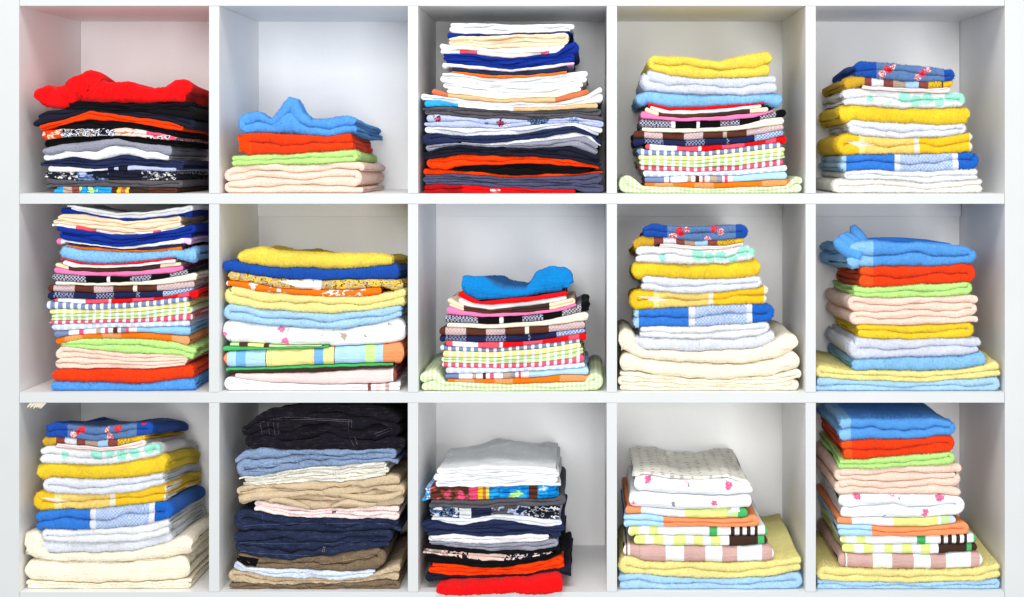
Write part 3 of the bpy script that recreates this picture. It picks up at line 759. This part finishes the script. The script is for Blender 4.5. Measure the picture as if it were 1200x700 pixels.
# middle row, second
Stack(1, 1, [
 I('B', 20, 640, '20,625 60,618 200,640 400,646 540,645 640,636', R('c', (0, 'white'), (528, 'mosaicbrown'), (540, 'white'), (556, 'dustypink'), (572, 'white'), (588, 'mauve'), (604, 'white')), 'white sheet|with striped corner', 2, fold='L'),
 I('B', 70, 628, '70,606 200,606 400,600 500,592 628,585', R('c', (0, 'dustypink'), (610, 'white'), (616, 'mosaicbrown')), 'dusty pink sheet', 1),
 I('B', 50, 620, '50,598 200,594 350,588 500,584 620,578', 'c:darkbrown', 'dark brown thin sheet', 1, min=5),
 I('B', 40, 620, '40,588 200,586 350,578 500,574 620,570', 'c:leaf', 'green thin sheet|lower of two', 1, min=4.5),
 I('B', 22, 655, '22,532 100,527 350,520 480,512 600,505 655,492', R('c', (0, 'coral'), (46, 'babyblue'), (75, (110, 170, 232)), (108, 'babyblue'), (176, 'brown'), (178, 'paleyellow'), (342, 'taupe'), (345, (110, 170, 232)), (376, 'paleyellow'), (412, 'brown'), (414, 'babyblue'), (520, 'lime'), (553, 'babyblue'), (580, 'coral')), 'striped patchwork sheet', 1, parts=[('stitch', 'stitch_line', '190,532 188,580', 'thread'), ('stitch', 'stitch_line', '198,532 197,580', 'thread'), ('stitch', 'stitch_line', '336,528 338,580', 'thread')]),
 I('B', 30, 400, '30,512 200,518 330,518 400,516', 'c:leaf', 'green thin sheet|upper of two', 1, min=6),
 I('B', 50, 370, '50,500 150,506 260,512 370,514', R('c', (0, 'palegreen'), (85, 'brown'), (115, 'citron'), (170, 'brown'), (190, 'palegreen')), 'pale green sheet|with brown marks', 1, min=4),
 I('B', 20, 655, '20,432 60,425 150,436 300,450 450,452 560,435 655,405', PL('c', 'white', (), [(37, 472, 14, ('hotpink', 'pink')), (232, 456, 12, ('pink', 'crimson')), (246, 496, 13, ('hotpink', 'pink')), (256, 460, 6, 'grey'), (372, 470, 8, 'taupe'), (445, 480, 12, 'taupe'), (372, 470, 5, 'white'), (517, 480, 7, 'taupe'), (600, 440, 8, 'taupe')]), 'white flowered sheet', 1, crump=.002),
 I('T', 18, 645, '18,378 60,368 150,385 300,398 400,402 520,392 645,372', 't:babyblue', 'pale blue towel', 2, fold='L'),
 I('T', 20, 660, '20,318 60,305 150,325 300,338 400,345 520,342 600,330 660,315', 't:paleyellow', 'pale yellow towel', 2, fold='L', parts=[]),
 I('T', 38, 582, '38,288 120,296 200,312 320,322 450,320 582,312', R('c', (0, 'palepink'), (48, 'orange'), prn=[(120, 300, 60, ['orange', 'orange', 'palepink']), (370, 520, 60, ['orange', 'palepink', 'orange'])]), 'orange and white printed cloth', 1),
 I('T', 45, 650, '45,256 120,266 200,280 320,288 450,285 650,283', R('c', (0, ('gold', 'taupe')), (380, ('gold', 'taupe')), prn=[(45, 650, 95, ['taupe', 'gold', 'gold', 'brown', 'taupe'])]), 'gold and taupe ornate cloth', 1, parts=[('patch', 'white_lining', '225,291 368,282 368,330 340,330', 'white')]),
 I('T', 24, 640, '24,228 60,220 120,232 200,242 400,248 520,244 640,228', 't:royal', 'royal blue towel', 1),
 I('T', 75, 612, '75,200 110,182 160,176 210,186 300,194 450,195 560,196 612,204', 't:lemon', 'yellow towel|in one thick fold', 1, crump=.002, taper=-.04),
], slump=.07)

# middle row, third
Stack(1, 2, [
 I('G', 33, 672, '33,610 80,592 120,636 350,645 600,636 640,590 672,580', G('palegreen', 'offwhite', 15, .5, gz=True), 'pale green gingham tablecloth', 2, dy=-.004),
 I('K', 120, 625, '120,628 400,625 530,610 625,616', R('c', (0, 'orange'), (155, ('lightorange', 'orange')), (220, 'orange'), (290, ('lightorange', 'orange')), (355, 'orange'), (515, ('lightorange', 'orange'))), 'orange check tea towel', 1),
 I('K', 118, 612, '118,608 300,604 450,596 612,585', R('c', (0, 'bluegrey'), (168, 'white'), (215, 'taupe'), (228, 'white'), (250, 'brown'), (262, 'white'), (275, 'crimson'), (288, 'white'), (318, 'taupe'), (345, 'grey'), (362, 'white'), (372, 'crimson'), (382, 'white'), (410, 'babyblue')), 'blue and white striped tea towel', 1),
 I('K', 112, 605, '112,585 300,590 450,585 605,568', G('lilac', 'white', 27, .6), 'lilac gingham tea towel', 1),
 I('K', 105, 598, '105,568 300,576 450,568 560,555 598,535', G('crimson', 'palepink', 26, .58), 'crimson gingham tea towel', 1),
 I('K', 105, 598, '105,550 300,553 450,540 598,518', G('palegreen', 'white', 26, .62), 'light green gingham tea towel', 2),
 I('K', 105, 595, '105,530 300,535 450,522 595,500', G('paleyellow', 'white', 26, .7), 'yellow gingham tea towel', 1),
 I('K', 95, 585, '95,508 180,518 300,520 450,505 585,488', G('bluegrey', 'white', 26, .6), 'blue-grey gingham tea towel', 1),
 I('K', 122, 612, '122,495 250,502 400,498 500,486 612,465', R('c', (0, 'pinkred'), (145, 'white'), (235, 'pinkred'), (308, 'palepink'), (318, 'red'), (390, 'pinkred'), (455, 'red'), (545, 'pinkred'), (580, 'red')), 'red and white check tea towel', 1),
 I('K', 100, 605, '100,474 250,478 450,470 605,450', R('c', (0, 'navy'), (122, ('navy', 'periwinkle')), (192, 'navy'), (262, ('navy', 'periwinkle')), (330, 'navy'), (405, ('navy', 'periwinkle')), (415, 'navy'), (505, ('steel', 'white'))), 'navy check tea towel', 1),
 I('K', 98, 608, '98,448 250,453 450,445 608,425', R('c', (0, 'brown'), (122, ('taupe', 'lilacpink')), (192, 'brown'), (260, ('taupe', 'lilacpink')), (326, 'brown'), (395, 'cream'), (408, 'brown'), (478, ('taupe', 'lilacpink'))), 'brown check tea towel', 1),
 I('K', 120, 612, '120,434 300,439 450,428 540,408 612,395', 'c:cream', 'cream edged tea towel', 1),
 I('K', 115, 622, '115,404 250,414 400,408 520,392 580,372 622,350', R('c', (0, ('navy', 'palegrey')), (235, 'jet'), (308, 'palegrey'), (320, 'jet'), (388, ('navy', 'palegrey')), (458, 'jet'), (525, ('charcoal', 'palegrey')), (590, 'jet')), 'black check tea towel', 1),
 I('K', 123, 578, '123,372 180,392 280,402 400,398 500,385 578,366', R('c', (0, ('hotpink', 'pink')), (570, 'pink')), 'pink dotted tea towel', 1),
 I('K', 128, 572, '128,345 190,378 280,390 400,378 500,362 572,345', R('c', (0, 'beige'), (185, 'brown'), (350, 'darkbrown'), (480, 'beige')), 'beige and brown tea towel', 2, min=8),
 I('K', 160, 545, '160,338 220,366 280,372 400,360 545,340', 'c:white', 'white thin tea towel', 1, min=5),
 I('K', 158, 542, '158,315 190,335 240,362 330,352 400,345 542,325', 'c:red', 'red thin tea towel', 1, min=5),
 I('C', 175, 548, '175,278 186,270 215,274 240,272 280,298 320,316 400,318 428,285 455,252 490,236 528,243 548,290', 'f:azure', 'smooth blue cloth|dipping between two humps', 1, fade=305, fadelen=.09, jit=.001, cap=.1, crease=.5, sharp=6),
], slump=.05)

# middle row, fourth
Stack(1, 3, [
 I('L', 25, 655, '25,600 100,602 250,625 400,628 550,615 655,585', 'k:cream', 'cream blanket|lowest of three folds', 4, fold='R', ragged=.006),
 I('L', 25, 650, '25,540 60,538 110,555 300,572 450,575 560,560 650,515', 'k:cream', 'cream blanket|in its middle fold', 1, crump=.003),
 I('L', 22, 645, '22,448 50,445 80,500 120,528 300,532 480,524 560,498 610,470 645,480', 'k:cream', 'cream blanket|with rolled-up ends', 1, lift=(560, 20)),
 I('T', 75, 565, '75,482 200,486 400,490 500,478 565,455', 't:palegrey', 'white towel|on the cream blanket', 1),
 I('T', 100, 548, '100,448 200,446 300,446 450,440 548,425', 't:white', 'white towel|with open fold', 2, fold='R'),
 I('T', 78, 562, '78,392 150,386 300,376 450,370 562,368', R('t', (0, 'babyblue'), (98, 'midblue'), (270, 'palegrey'), (290, ('stripeblue', 'white')), (470, 'palegrey'), (488, 'blue')), 'blue towel|with pale woven band', 2, fold='R'),
 I('T', 68, 542, '68,330 100,318 200,328 300,332 400,325 542,305', R('t', (0, 'gold'), (150, 'paleyellow'), (168, 'bandyellow'), (338, 'cream'), (355, 'gold'), (528, 'cream')), 'yellow banded towel', 2, fold='L', parts=[('patch', 'white_binding', '92,342 150,345 205,356 145,362', 'palepink')]),
 I('T', 105, 517, '105,285 125,274 300,285 400,285 517,272', 't:palegrey', 'white towel|between yellow ones', 2, fold='R'),
 I('T', 72, 520, '72,240 100,225 200,228 300,232 400,228 520,209', 't:yellow', 'bright yellow towel|in one thick fold', 1),
 I('T', 88, 502, '88,185 105,170 200,175 300,185 400,180 502,165', PL('t', 'white', (), [(180, 212, 14, 'mint'), (300, 200, 22, 'mint'), (340, 208, 18, 'mint'), (380, 205, 20, 'mint'), (420, 212, 16, 'mint'), (455, 190, 22, 'mint'), (490, 185, 20, 'mint')]), 'white and mint towel', 2, fold='R'),
 I('K', 160, 458, '160,166 240,178 350,178 458,162', 'c:palepink', 'white tea towel|with red trim', 2, fold='R', parts=[('stitch', 'red_trim', '172,176 240,184 350,184 420,176 450,168', 'tangerine')], min=12),
 I('T', 80, 462, '80,155 110,136 200,142 300,152 380,150 462,142', R('t', (0, 'mustard'), (150, 'mosaicbrown'), (182, 'palegrey'), (225, 'mosaicbrown'), (255, 'taupe'), (290, 'babyblue'), (335, 'mosaicbrown'), (368, ('gold', 'brown')), (430, 'gold')), 'brown and gold mosaic towel', 1),
 I('T', 112, 472, '112,110 145,93 200,100 300,106 400,98 472,96', R('t', (0, 'royal'), (195, 'steel'), (430, 'royal'), spots=[(215, 138, 13, ('red', 'palepink')), (235, 120, 13, ('pinkred', 'red')), (260, 114, 11, ('red', 'palepink')), (245, 130, 9, 'red'), (335, 146, 11, ('pinkred', 'palepink')), (355, 112, 13, ('pinkred', 'red')), (378, 122, 12, ('red', 'palepink'))]), 'blue towel|with red flower motifs', 2, fold='R'),
], slump=.09)

# middle row, fifth
Stack(1, 4, [
 I('T', 18, 650, '18,618 200,632 400,636 650,616', 't:babyblue', 'pale blue towel', 2, fold='R', dy=-.004),
 I('T', 18, 655, '18,570 60,585 150,598 350,600 500,598 600,580 655,560', 't:paleyellow', 'pale yellow towel', 2, fold='L', dy=-.004, lift=(560, 45)),
 I('T', 135, 600, '135,560 200,555 400,548 520,545 600,530', 't:skyblue', 'sky blue towel', 1, taper=-.03),
 I('T', 125, 582, '125,495 150,485 250,490 400,490 582,484', 't:greylilac', 'pale grey-lilac towel', 2, fold='L'),
 I('T', 155, 565, '155,442 200,438 350,442 480,435 565,430', 't:yellow', 'yellow towel', 2, fold='R'),
 I('T', 122, 578, '122,352 140,342 300,348 450,342 545,336 578,345', 'k:peach', 'peach bulky towel', 4, fold='L', jit=.006),
 I('T', 145, 560, '145,312 250,312 400,302 560,294', 't:lime', 'light green towel', 2, fold='R'),
 I('T', 165, 567, '165,242 250,238 400,240 500,232 567,230', R('t', (0, (250, 90, 24)), (216, 'tangerine')), 'orange-red towel', 2, fold='R'),
 I('T', 125, 570, '125,175 160,158 215,152 300,158 400,158 480,164 570,180', R('t', (0, 'skyblue'), (214, 'towelblue')), 'blue towel|with finger-like corner folds', 2, fold='R', taper=-.1,
   parts=[('lobe', 'corner_fold', '175,205 130,190 100,165 88,148', 'towelblue', [24, 24, 21, 12], 't:towelblue'),
          ('lobe', 'corner_fold', '180,195 145,175 118,150 108,134', 'towelblue', [24, 24, 21, 12], 't:towelblue', .018),
          ('lobe', 'corner_fold', '185,185 155,160 134,142 128,128', 'towelblue', [24, 24, 20, 11], 't:towelblue', .034),
          ('lobe', 'corner_fold', '200,180 182,152 165,124 157,104', 'towelblue', [26, 25, 20, 10], 't:towelblue', .045),
          ('lobe', 'raised_hem', '180,168 240,158 330,158 420,166 500,172', 'midblue', [16, 12, 12, 12, 5], 't:midblue', .06)]),
], slump=.08)

# bottom row, first
Stack(2, 0, [
 I('L', 55, 625, '55,640 100,650 300,656 500,650 625,640', 'k:cream', 'cream blanket|lowest of three folds', 3, ragged=.006),
 I('L', 55, 625, '55,575 100,572 200,580 400,580 520,570 625,550', 'k:cream', 'cream blanket|in its middle fold', 1, crump=.003),
 I('L', 50, 630, '50,462 80,455 95,510 130,550 300,552 450,540 540,515 600,488 630,480', 'k:cream', 'cream blanket|with rolled-up ends', 1),
 I('T', 98, 565, '98,505 200,510 320,515 450,505 565,478', 't:palegrey', 'white towel|on the cream blanket', 1),
 I('T', 112, 555, '112,468 200,470 320,470 450,455 555,430', 't:white', 'white towel|with open fold', 2, fold='L'),
 I('T', 92, 560, '92,408 200,402 320,398 450,385 560,366', R('t', (0, 'midblue'), (278, 'palegrey'), (298, ('stripeblue', 'white')), (480, 'palegrey'), (498, 'blue')), 'blue towel|with pale woven band', 2, fold='R'),
 I('T', 80, 545, '80,350 110,338 200,345 320,348 430,338 545,306', R('t', (0, 'gold'), (155, 'paleyellow'), (178, 'bandyellow'), (345, 'cream'), (365, 'gold'), (535, 'cream')), 'yellow banded towel', 2, fold='L', parts=[('patch', 'white_binding', '108,360 160,363 212,374 155,380', 'palepink')]),
 I('T', 115, 535, '115,305 145,293 300,300 420,295 535,275', 't:palegrey', 'white towel|between yellow ones', 2, fold='L'),
 I('T', 92, 540, '92,248 120,240 200,244 320,246 430,232 540,205', 't:yellow', 'bright yellow towel|in one thick fold', 1),
 I('T', 105, 525, '105,196 130,182 200,192 320,200 430,192 525,166', PL('t', 'white', (), [(190, 215, 12, 'mint'), (300, 212, 20, 'mint'), (345, 208, 18, 'mint'), (385, 215, 18, 'mint'), (430, 205, 18, 'mint'), (480, 192, 20, 'mint'), (512, 185, 18, 'mint')]), 'white and mint towel', 2, fold='R'),
 I('K', 160, 475, '160,182 240,190 350,188 475,160', 'c:palepink', 'white tea towel|with red trim', 2, fold='R', parts=[('stitch', 'red_trim', '172,188 240,195 350,194 420,184 460,170', 'tangerine')], min=12),
 I('T', 115, 475, '115,155 160,152 300,165 400,158 475,142', R('t', (0, 'mustard'), (160, 'mosaicbrown'), (190, 'palegrey'), (232, 'mosaicbrown'), (262, 'taupe'), (305, 'babyblue'), (340, 'mosaicbrown'), (372, ('gold', 'brown')), (430, 'gold')), 'brown and gold mosaic towel', 1),
 I('T', 122, 492, '122,118 160,103 220,112 300,120 400,112 492,98', R('t', (0, 'royal'), (200, 'steel'), (440, 'royal'), spots=[(222, 146, 14, ('red', 'palepink')), (248, 130, 14, ('pinkred', 'red')), (235, 140, 9, 'red'), (345, 150, 12, ('pinkred', 'palepink')), (375, 124, 14, ('pinkred', 'red')), (335, 128, 11, ('red', 'palepink')), (460, 104, 10, 'red')]), 'blue towel|with red flower motifs', 2, fold='R'),
], slump=.13)

# bottom row, second
tw_ = dict(warm=True)
Stack(2, 1, [
 I('P', 45, 645, '45,655 300,660 600,645 645,648', dict(fab='d', col='olive', warm=True), 'olive brown trousers|on the shelf', 2),
 I('P', 26, 650, '26,608 60,606 200,628 400,640 520,632 600,600 650,580', dict(fab='d', col='khaki', warm=True), 'khaki corduroy trousers', 2, fold='L', parts=[('stitch', 'seam', '60,632 200,646 400,654 560,642', 'sand')]),
 I('P', 55, 560, '55,578 75,572 110,600 250,604 400,612 560,612', 'k:paleblue', 'pale blue-white trousers', 2, fold='L', min=9),
 I('P', 78, 605, '78,552 150,560 250,575 400,556 500,540 605,528', dict(fab='d', col='olive', warm=True), 'grey-brown trousers', 2, fold='R', parts=[('patch', 'black_waistband', '82,556 155,570 145,600 78,585', 'jet'), ('stitch', 'seam', '445,560 440,590', 'thread'), ('stitch', 'seam', '200,590 400,585 560,560', 'sand')]),
 I('J', 57, 615, '57,485 200,472 400,482 615,470', dict(fab='d', col='denim'), 'dark blue jeans|lower pair', 3, fold='L', ragged=.006, parts=[('stitch', 'seam', '90,515 200,520 330,520', 'bluethread'), ('stitch', 'seam', '380,520 560,508', 'bluethread'), ('stitch', 'seam', '375,530 372,550', 'thread'), ('stitch', 'seam', '380,530 378,550', 'thread'), ('stitch', 'seam', '90,545 330,560', 'bluethread')]),
 I('J', 60, 645, '60,415 90,398 200,415 300,428 450,430 560,432 645,438', dict(fab='d', col='denim'), 'dark blue jeans|upper pair', 2, fold='L', ragged=.006, parts=[('stitch', 'seam', '100,460 170,455 300,450 500,448 600,452', 'bluethread'), ('stitch', 'seam', '168,420 170,460', 'bluethread')]),
 I('P', 128, 640, '128,380 150,372 220,382 350,404 450,398 560,388 640,395', 'k:palepink', 'pale pink trousers', 3, fold='R', parts=[('stitch', 'seam', '385,405 385,432', 'rose'), ('stitch', 'seam', '395,405 395,432', 'tan'), ('patch', 'dark_button', '404,407 420,406 418,414 406,414', 'brown')]),
 I('P', 75, 655, '75,325 150,318 300,308 400,308 500,300 600,285 655,290', PL('k', 'khaki'), 'khaki chinos|bunched in many creases', 3, fold='L', loose=False, crump=.003, ragged=.008, parts=[
    ('stitch', 'seam', '325,352 320,395', 'sand'), ('stitch', 'seam', '333,352 330,395', 'sand'), ('stitch', 'seam', '400,350 402,395', 'sand'), ('stitch', 'seam', '470,345 500,390', 'sand'),
    ('lobe', 'bunched_fold', '90,365 150,352 230,350 320,346', 'khaki', [14, 15, 13, 4], 'k:khaki', .0), ('lobe', 'bunched_fold', '190,372 215,362 300,385 330,395', 'khaki', [8, 12, 11, 4], 'k:khaki', .0),
    ('lobe', 'bunched_fold', '430,350 520,362 600,360 645,340', 'khaki', [6, 12, 13, 7], 'k:khaki', .0), ('lobe', 'bunched_fold', '400,392 460,372 520,386 560,380', 'khaki', [4, 12, 11, 4], 'k:khaki', .0)]),
 I('P', 85, 605, '85,292 150,285 250,268 350,255 450,248 605,236', 'k:stone', 'off-white trousers', 5, fold='L', ragged=.006, parts=[('stitch', 'seam', '410,262 408,290', 'taupe'), ('stitch', 'seam', '417,262 415,290', 'taupe')]),
 I('J', 70, 640, '70,232 110,198 160,190 300,196 420,197 560,194 640,192', dict(fab='d', col='lightdenim'), 'light blue jeans', 3, fold='L', crump=.002, ragged=.006, parts=[('stitch', 'seam', '160,250 220,236 290,238', 'paleblue'), ('stitch', 'seam', '150,262 220,250 290,242', 'paleblue'), ('stitch', 'seam', '100,270 200,272 300,262', 'denim')]),
 I('J', 92, 655, '92,135 150,82 200,50 300,40 500,40 580,50 640,90 655,120', dict(fab='d', col='blackdenim', warm=True), 'black denim jeans|with pale stitching', 3, fold='L', ragged=.008, crump=.003, parts=[
    ('stitch', 'seam', '165,102 240,84 340,88 475,96', 'greythread'), ('stitch', 'seam', '200,96 330,92 475,102', 'greythread'), ('stitch', 'seam', '160,105 165,150', 'greythread'), ('stitch', 'seam', '185,102 190,150', 'greythread'), ('stitch', 'seam', '205,100 208,148', 'greythread'), ('stitch', 'seam', '220,98 222,146', 'greythread'),
    ('stitch', 'seam', '462,98 460,136', 'greythread'), ('stitch', 'seam', '473,98 471,134', 'greythread'), ('stitch', 'seam', '465,155 480,182', 'greythread'), ('stitch', 'seam', '478,153 494,180', 'greythread'), ('stitch', 'seam', '555,152 615,130', 'greythread'), ('stitch', 'seam', '550,144 612,122', 'greythread')]),
], slump=.1)

# bottom row, third
Stack(2, 2, [
 I('C', 82, 527, '82,662 200,652 400,646 450,632 500,628 527,645', 'f:scarlet', 'bright red cloth', 1, dy=-.035, crump=.002, droop=.0045, wavy=.004),
 I('S', 42, 565, '42,612 100,622 200,630 300,630 400,622 500,608 565,588', 'k:ink', 'dark navy thick shirt', 2),
 I('S', 60, 532, '60,582 150,590 250,598 320,600 400,588 470,572 532,545', 'k:tangerine', 'orange shirt|rising at one end', 1, crump=.002),
 I('S', 42, 535, '42,552 120,562 250,580 350,578 450,562 535,542', 'k:jet', 'black shirt|under pink print', 1),
 I('S', 42, 500, '42,530 100,540 200,548 350,556 500,550', PL('c', 'palepink', [(42, 130, 120, ['taupe', 'palepink', 'crimson']), (130, 200, 60, ['ink', 'peach', 'ink']), (200, 330, 50, ['peach', 'palepink', 'ink']), (330, 500, 80, ['ink', 'palepink', 'ink'])]), 'pink cartoon-print shirt', 1, min=10),
 I('S', 48, 525, '48,522 200,532 300,545 420,540 525,525', 'k:black', 'black thin shirt', 1, min=5),
 I('S', 50, 522, '50,510 150,512 280,522 400,512 522,498', 'k:grey', 'grey jersey shirt', 2, crump=.002),
 I('S', 60, 480, '60,490 150,486 230,494 300,492 400,487 480,488', 'k:white', 'white jersey shirt', 1),
 I('S', 38, 532, '38,445 90,440 170,455 280,436 400,450 470,460 532,452', 'k:darknavy', 'dark navy shirt|with a wavy edge', 3, crump=.002),
 I('S', 72, 522, '72,428 200,432 300,420 400,425 522,440', 'k:palegrey', 'pale blue-grey shirt|with dark dashes', 1, parts=[('patch', 'dark_dash', '222,414 240,414 240,420 222,420', 'ink'), ('patch', 'dark_dash', '252,413 276,413 276,418 252,419', 'ink')]),
 I('S', 65, 525, '65,396 150,392 250,396 350,388 525,386', PL('k', 'darknavy', [(65, 170, 95, ['palegrey', 'ink', 'steel', 'ink']), (170, 210, 60, ['white', 'palegrey']), (280, 400, 40, ['heather', 'periwinkle', 'denim']), (400, 525, 100, ['ink', 'ink', 'palegrey', 'ink'])]), 'navy printed shirt|with white marks', 1),
 I('S', 62, 538, '62,368 200,374 350,364 450,370 500,362 538,330', 'k:heather', 'charcoal heather shirt', 2),
 I('S', 38, 512, '38,330 100,322 200,324 350,320 512,318', R('c', (0, 'cyan'), (70, 'brown'), (140, 'mosaicbrown'), (205, 'rose'), (235, 'gold'), (250, 'rust'), (262, 'lemon'), (272, 'cyan'), (350, 'azure'), (410, 'brown'), (440, 'azure'), (490, 'mint'), prn=[(272, 400, 45, ['azure', 'cyan', 'cyan', 'lime']), (38, 70, 100, ['cyan', 'white', 'azure']), (70, 200, 50, ['brown', 'mosaicbrown', 'rose']), (440, 510, 50, ['azure', 'cyan', 'palegrey'])]), 'bright printed shirt', 1, min=18),
 I('S', 70, 525, '70,258 120,262 200,256 250,250 330,252 450,255 525,266', 'c:white', 'white rumpled shirt', 2, fold='L', crump=.003, ragged=.006),
], slump=.03, yf=.022)

# bottom row, fourth
CHK = [(0, 'white'), (70, 'citron'), (95, 'white'), (133, 'citron'), (160, 'white')]
Stack(2, 3, [
 I('T', 25, 665, '25,626 100,620 200,634 400,640 560,630 665,612', 't:babyblue', 'pale blue towel', 2, fold='R', dy=-.004),
 I('T', 22, 665, '22,565 60,562 120,580 300,584 450,584 560,580 620,570 665,560', 't:paleyellow', 'pale yellow towel', 2, fold='L', dy=-.004, lift=(500, 40)),
 I('B', 40, 565, '40,522 100,524 300,528 450,528 565,520', R('c', (0, 'white'), (52, 'mosaicbrown'), (58, 'white'), (66, 'mauve'), (98, 'taupe'), (103, 'mauve'), (190, 'white'), (254, 'mauve'), (328, 'white'), (384, 'mauve'), (436, 'white'), (520, 'mauve'), (556, 'white')), 'mauve striped sheet', 1, crump=.002),
 I('B', 80, 542, '80,490 300,492 400,494 542,492', R('c', (0, 'citron'), (118, 'white'), (150, 'citron'), (182, 'white'), (218, 'citron'), (258, 'white'), (286, 'citron'), (318, 'white'), (345, 'citron'), (380, 'white'), (410, 'darkbrown'), (508, 'leaf'), (530, 'darkbrown')), 'citron check pillowcase|with dark brown corner', 1),
 I('W', 60, 545, '60,462 120,456 300,460 400,460 545,458', R('c', (0, 'white'), (68, 'citron'), (98, 'white'), (133, 'citron'), (162, 'white'), (340, 'leaf'), (368, 'white'), (415, 'darkbrown'), (428, 'white'), (445, 'darkbrown'), (456, 'white'), (470, 'darkbrown'), (482, 'white'), (497, 'darkbrown'), (508, 'white'), (532, 'leaf')), 'white check pillowcase|with thin dark stripes', 1),
 I('B', 42, 515, '42,420 120,418 200,428 350,436 450,432 515,415', R('c', (0, 'babyblue'), (182, 'coral')), 'coral and pale blue sheet', 2, fold='R'),
 I('B', 45, 470, '45,388 100,392 250,402 350,400 470,394', R('c', (0, 'coral'), (105, 'white'), (255, 'citron'), (400, 'palegreen'), (440, 'leaf')), 'green and white sheet', 1, parts=[('patch', 'white_corner', '425,382 440,372 444,408 402,412', 'white')]),
 I('B', 58, 492, '58,342 120,340 250,352 400,356 492,346', PL('c', 'white', (), [(358, 378, 13, ('pink', 'crimson')), (218, 383, 7, 'grey'), (82, 376, 8, 'pink'), (200, 345, 8, 'palepink')]), 'white flowered sheet|lower fold', 1),
 I('B', 80, 492, '80,290 120,282 200,294 300,300 400,292 492,325', PL('c', 'white', (), [(130, 298, 14, ('pink', 'rose')), (262, 300, 10, ('pink', 'white')), (268, 316, 6, 'grey'), (405, 320, 15, ('pink', 'rose')), (370, 282, 10, ('pink', 'white')), (432, 340, 7, 'palepink')]), 'white flowered sheet|upper fold', 1, crump=.002),
 I('B', 72, 480, '72,280 110,274 200,286 300,292 400,282 480,305', PL('c', 'offwhite', dots=(34, (196, 188, 180)), flat=True), 'grey-spotted sheet', 2, dy=.006, crump=.004, min=9),
], slump=.02, yf=.02)

# bottom row, fifth
Stack(2, 4, [
 I('T', 20, 662, '20,642 200,650 400,650 560,645 662,632', 't:babyblue', 'pale blue towel', 2, fold='R', dy=-.004),
 I('T', 20, 668, '20,590 80,600 200,608 450,610 560,606 620,595 668,580', 't:paleyellow', 'pale yellow towel', 2, fold='L', dy=-.004, lift=(540, 40)),
 I('B', 90, 592, '90,550 150,553 400,556 592,545', R('c', (0, 'white'), (52, 'mosaicbrown'), (58, 'white'), (66, 'mauve'), (116, 'mosaicbrown'), (120, 'white'), (124, 'mauve'), (215, 'white'), (280, 'mauve'), (355, 'white'), (412, 'mauve'), (466, 'white'), (550, 'mauve'), (582, 'white')), 'mauve striped sheet', 1),
 I('B', 105, 572, '105,520 300,520 450,520 572,516', R('c', (0, 'citron'), (148, 'white'), (182, 'citron'), (214, 'white'), (254, 'citron'), (284, 'white'), (314, 'citron'), (350, 'white'), (378, 'citron'), (412, 'white'), (440, 'darkbrown'), (538, 'leaf'), (555, 'darkbrown')), 'citron check pillowcase|with dark brown corner', 1),
 I('W', 98, 570, '98,490 300,492 450,490 570,484', R('c', (0, 'white'), (105, 'citron'), (120, 'white'), (158, 'citron'), (188, 'white'), (366, 'leaf'), (396, 'white'), (446, 'darkbrown'), (458, 'white'), (472, 'darkbrown'), (484, 'white'), (500, 'darkbrown'), (512, 'white'), (526, 'darkbrown'), (537, 'white'), (560, 'leaf')), 'white check pillowcase|with thin dark stripes', 1),
 I('B', 90, 550, '90,452 200,456 300,464 400,462 480,452 550,438', R('c', (0, 'babyblue'), (208, 'coral')), 'coral and pale blue sheet', 2, fold='R'),
 I('B', 85, 500, '85,428 150,430 300,432 500,425', R('c', (0, 'coral'), (140, 'white'), (285, 'citron'), (440, 'white'), (448, 'palegreen'), (478, 'lilac')), 'green and white sheet', 1),
 I('B', 95, 535, '95,352 150,346 300,350 450,350 535,362', PL('c', 'white', (), [(160, 356, 14, ('pink', 'rose')), (280, 350, 11, ('pink', 'white')), (300, 364, 6, 'grey'), (442, 360, 15, ('pink', 'rose')), (392, 412, 14, ('pink', 'rose')), (252, 424, 7, 'grey')]), 'white flowered sheet', 2, fold='R', crump=.002),
 I('T', 78, 522, '78,268 100,262 250,258 400,250 500,242 522,255', 'k:peach', 'peach bulky towel', 4, fold='L', jit=.006),
 I('T', 92, 500, '92,232 200,230 350,215 500,206', 't:lime', 'light green towel', 2, fold='R'),
 I('T', 105, 500, '105,168 200,162 350,160 450,150 500,148', R('t', (0, (250, 90, 24)), (142, 'tangerine')), 'orange-red towel', 2, fold='R'),
 I('T', 95, 500, '95,90 150,92 300,92 420,88 500,105', R('t', (0, 'towelblue'), (98, 'skyblue'), (138, 'towelblue')), 'blue towel|reaching the shelf above', 2, fold='R', taper=-.02, crump=.002),
], slump=.0)

# frayed cream fringe hanging from the shelf above the bottom row's first stack
fyy = 0.006
fz = wz(472) - 0.0004
fo = bpy.data.objects.new('frayed_fringe', None); COL.objects.link(fo); fo.location = (wx(10 + 96 * 240 / 700, fyy), fyy, fz)
tag(fo, "frayed cream fringe hanging from the shelf above the bottom row's first cubby", 'fringe')
fm = fabric('k:cream', None)
for i, a in enumerate((-20, -9, 2, 11, 19, 26)):
    tube('strand', [((a + 4) * ZK, 0.001 * (i % 2), -0.0005), ((a - 5) * ZK, 0, -10 * ZK), ((a - 14) * ZK, 0.001, -(18 + 2 * (i % 3)) * ZK)], [5 * ZK, 4.5 * ZK, 1.5 * ZK], fm, fo, None, 8)
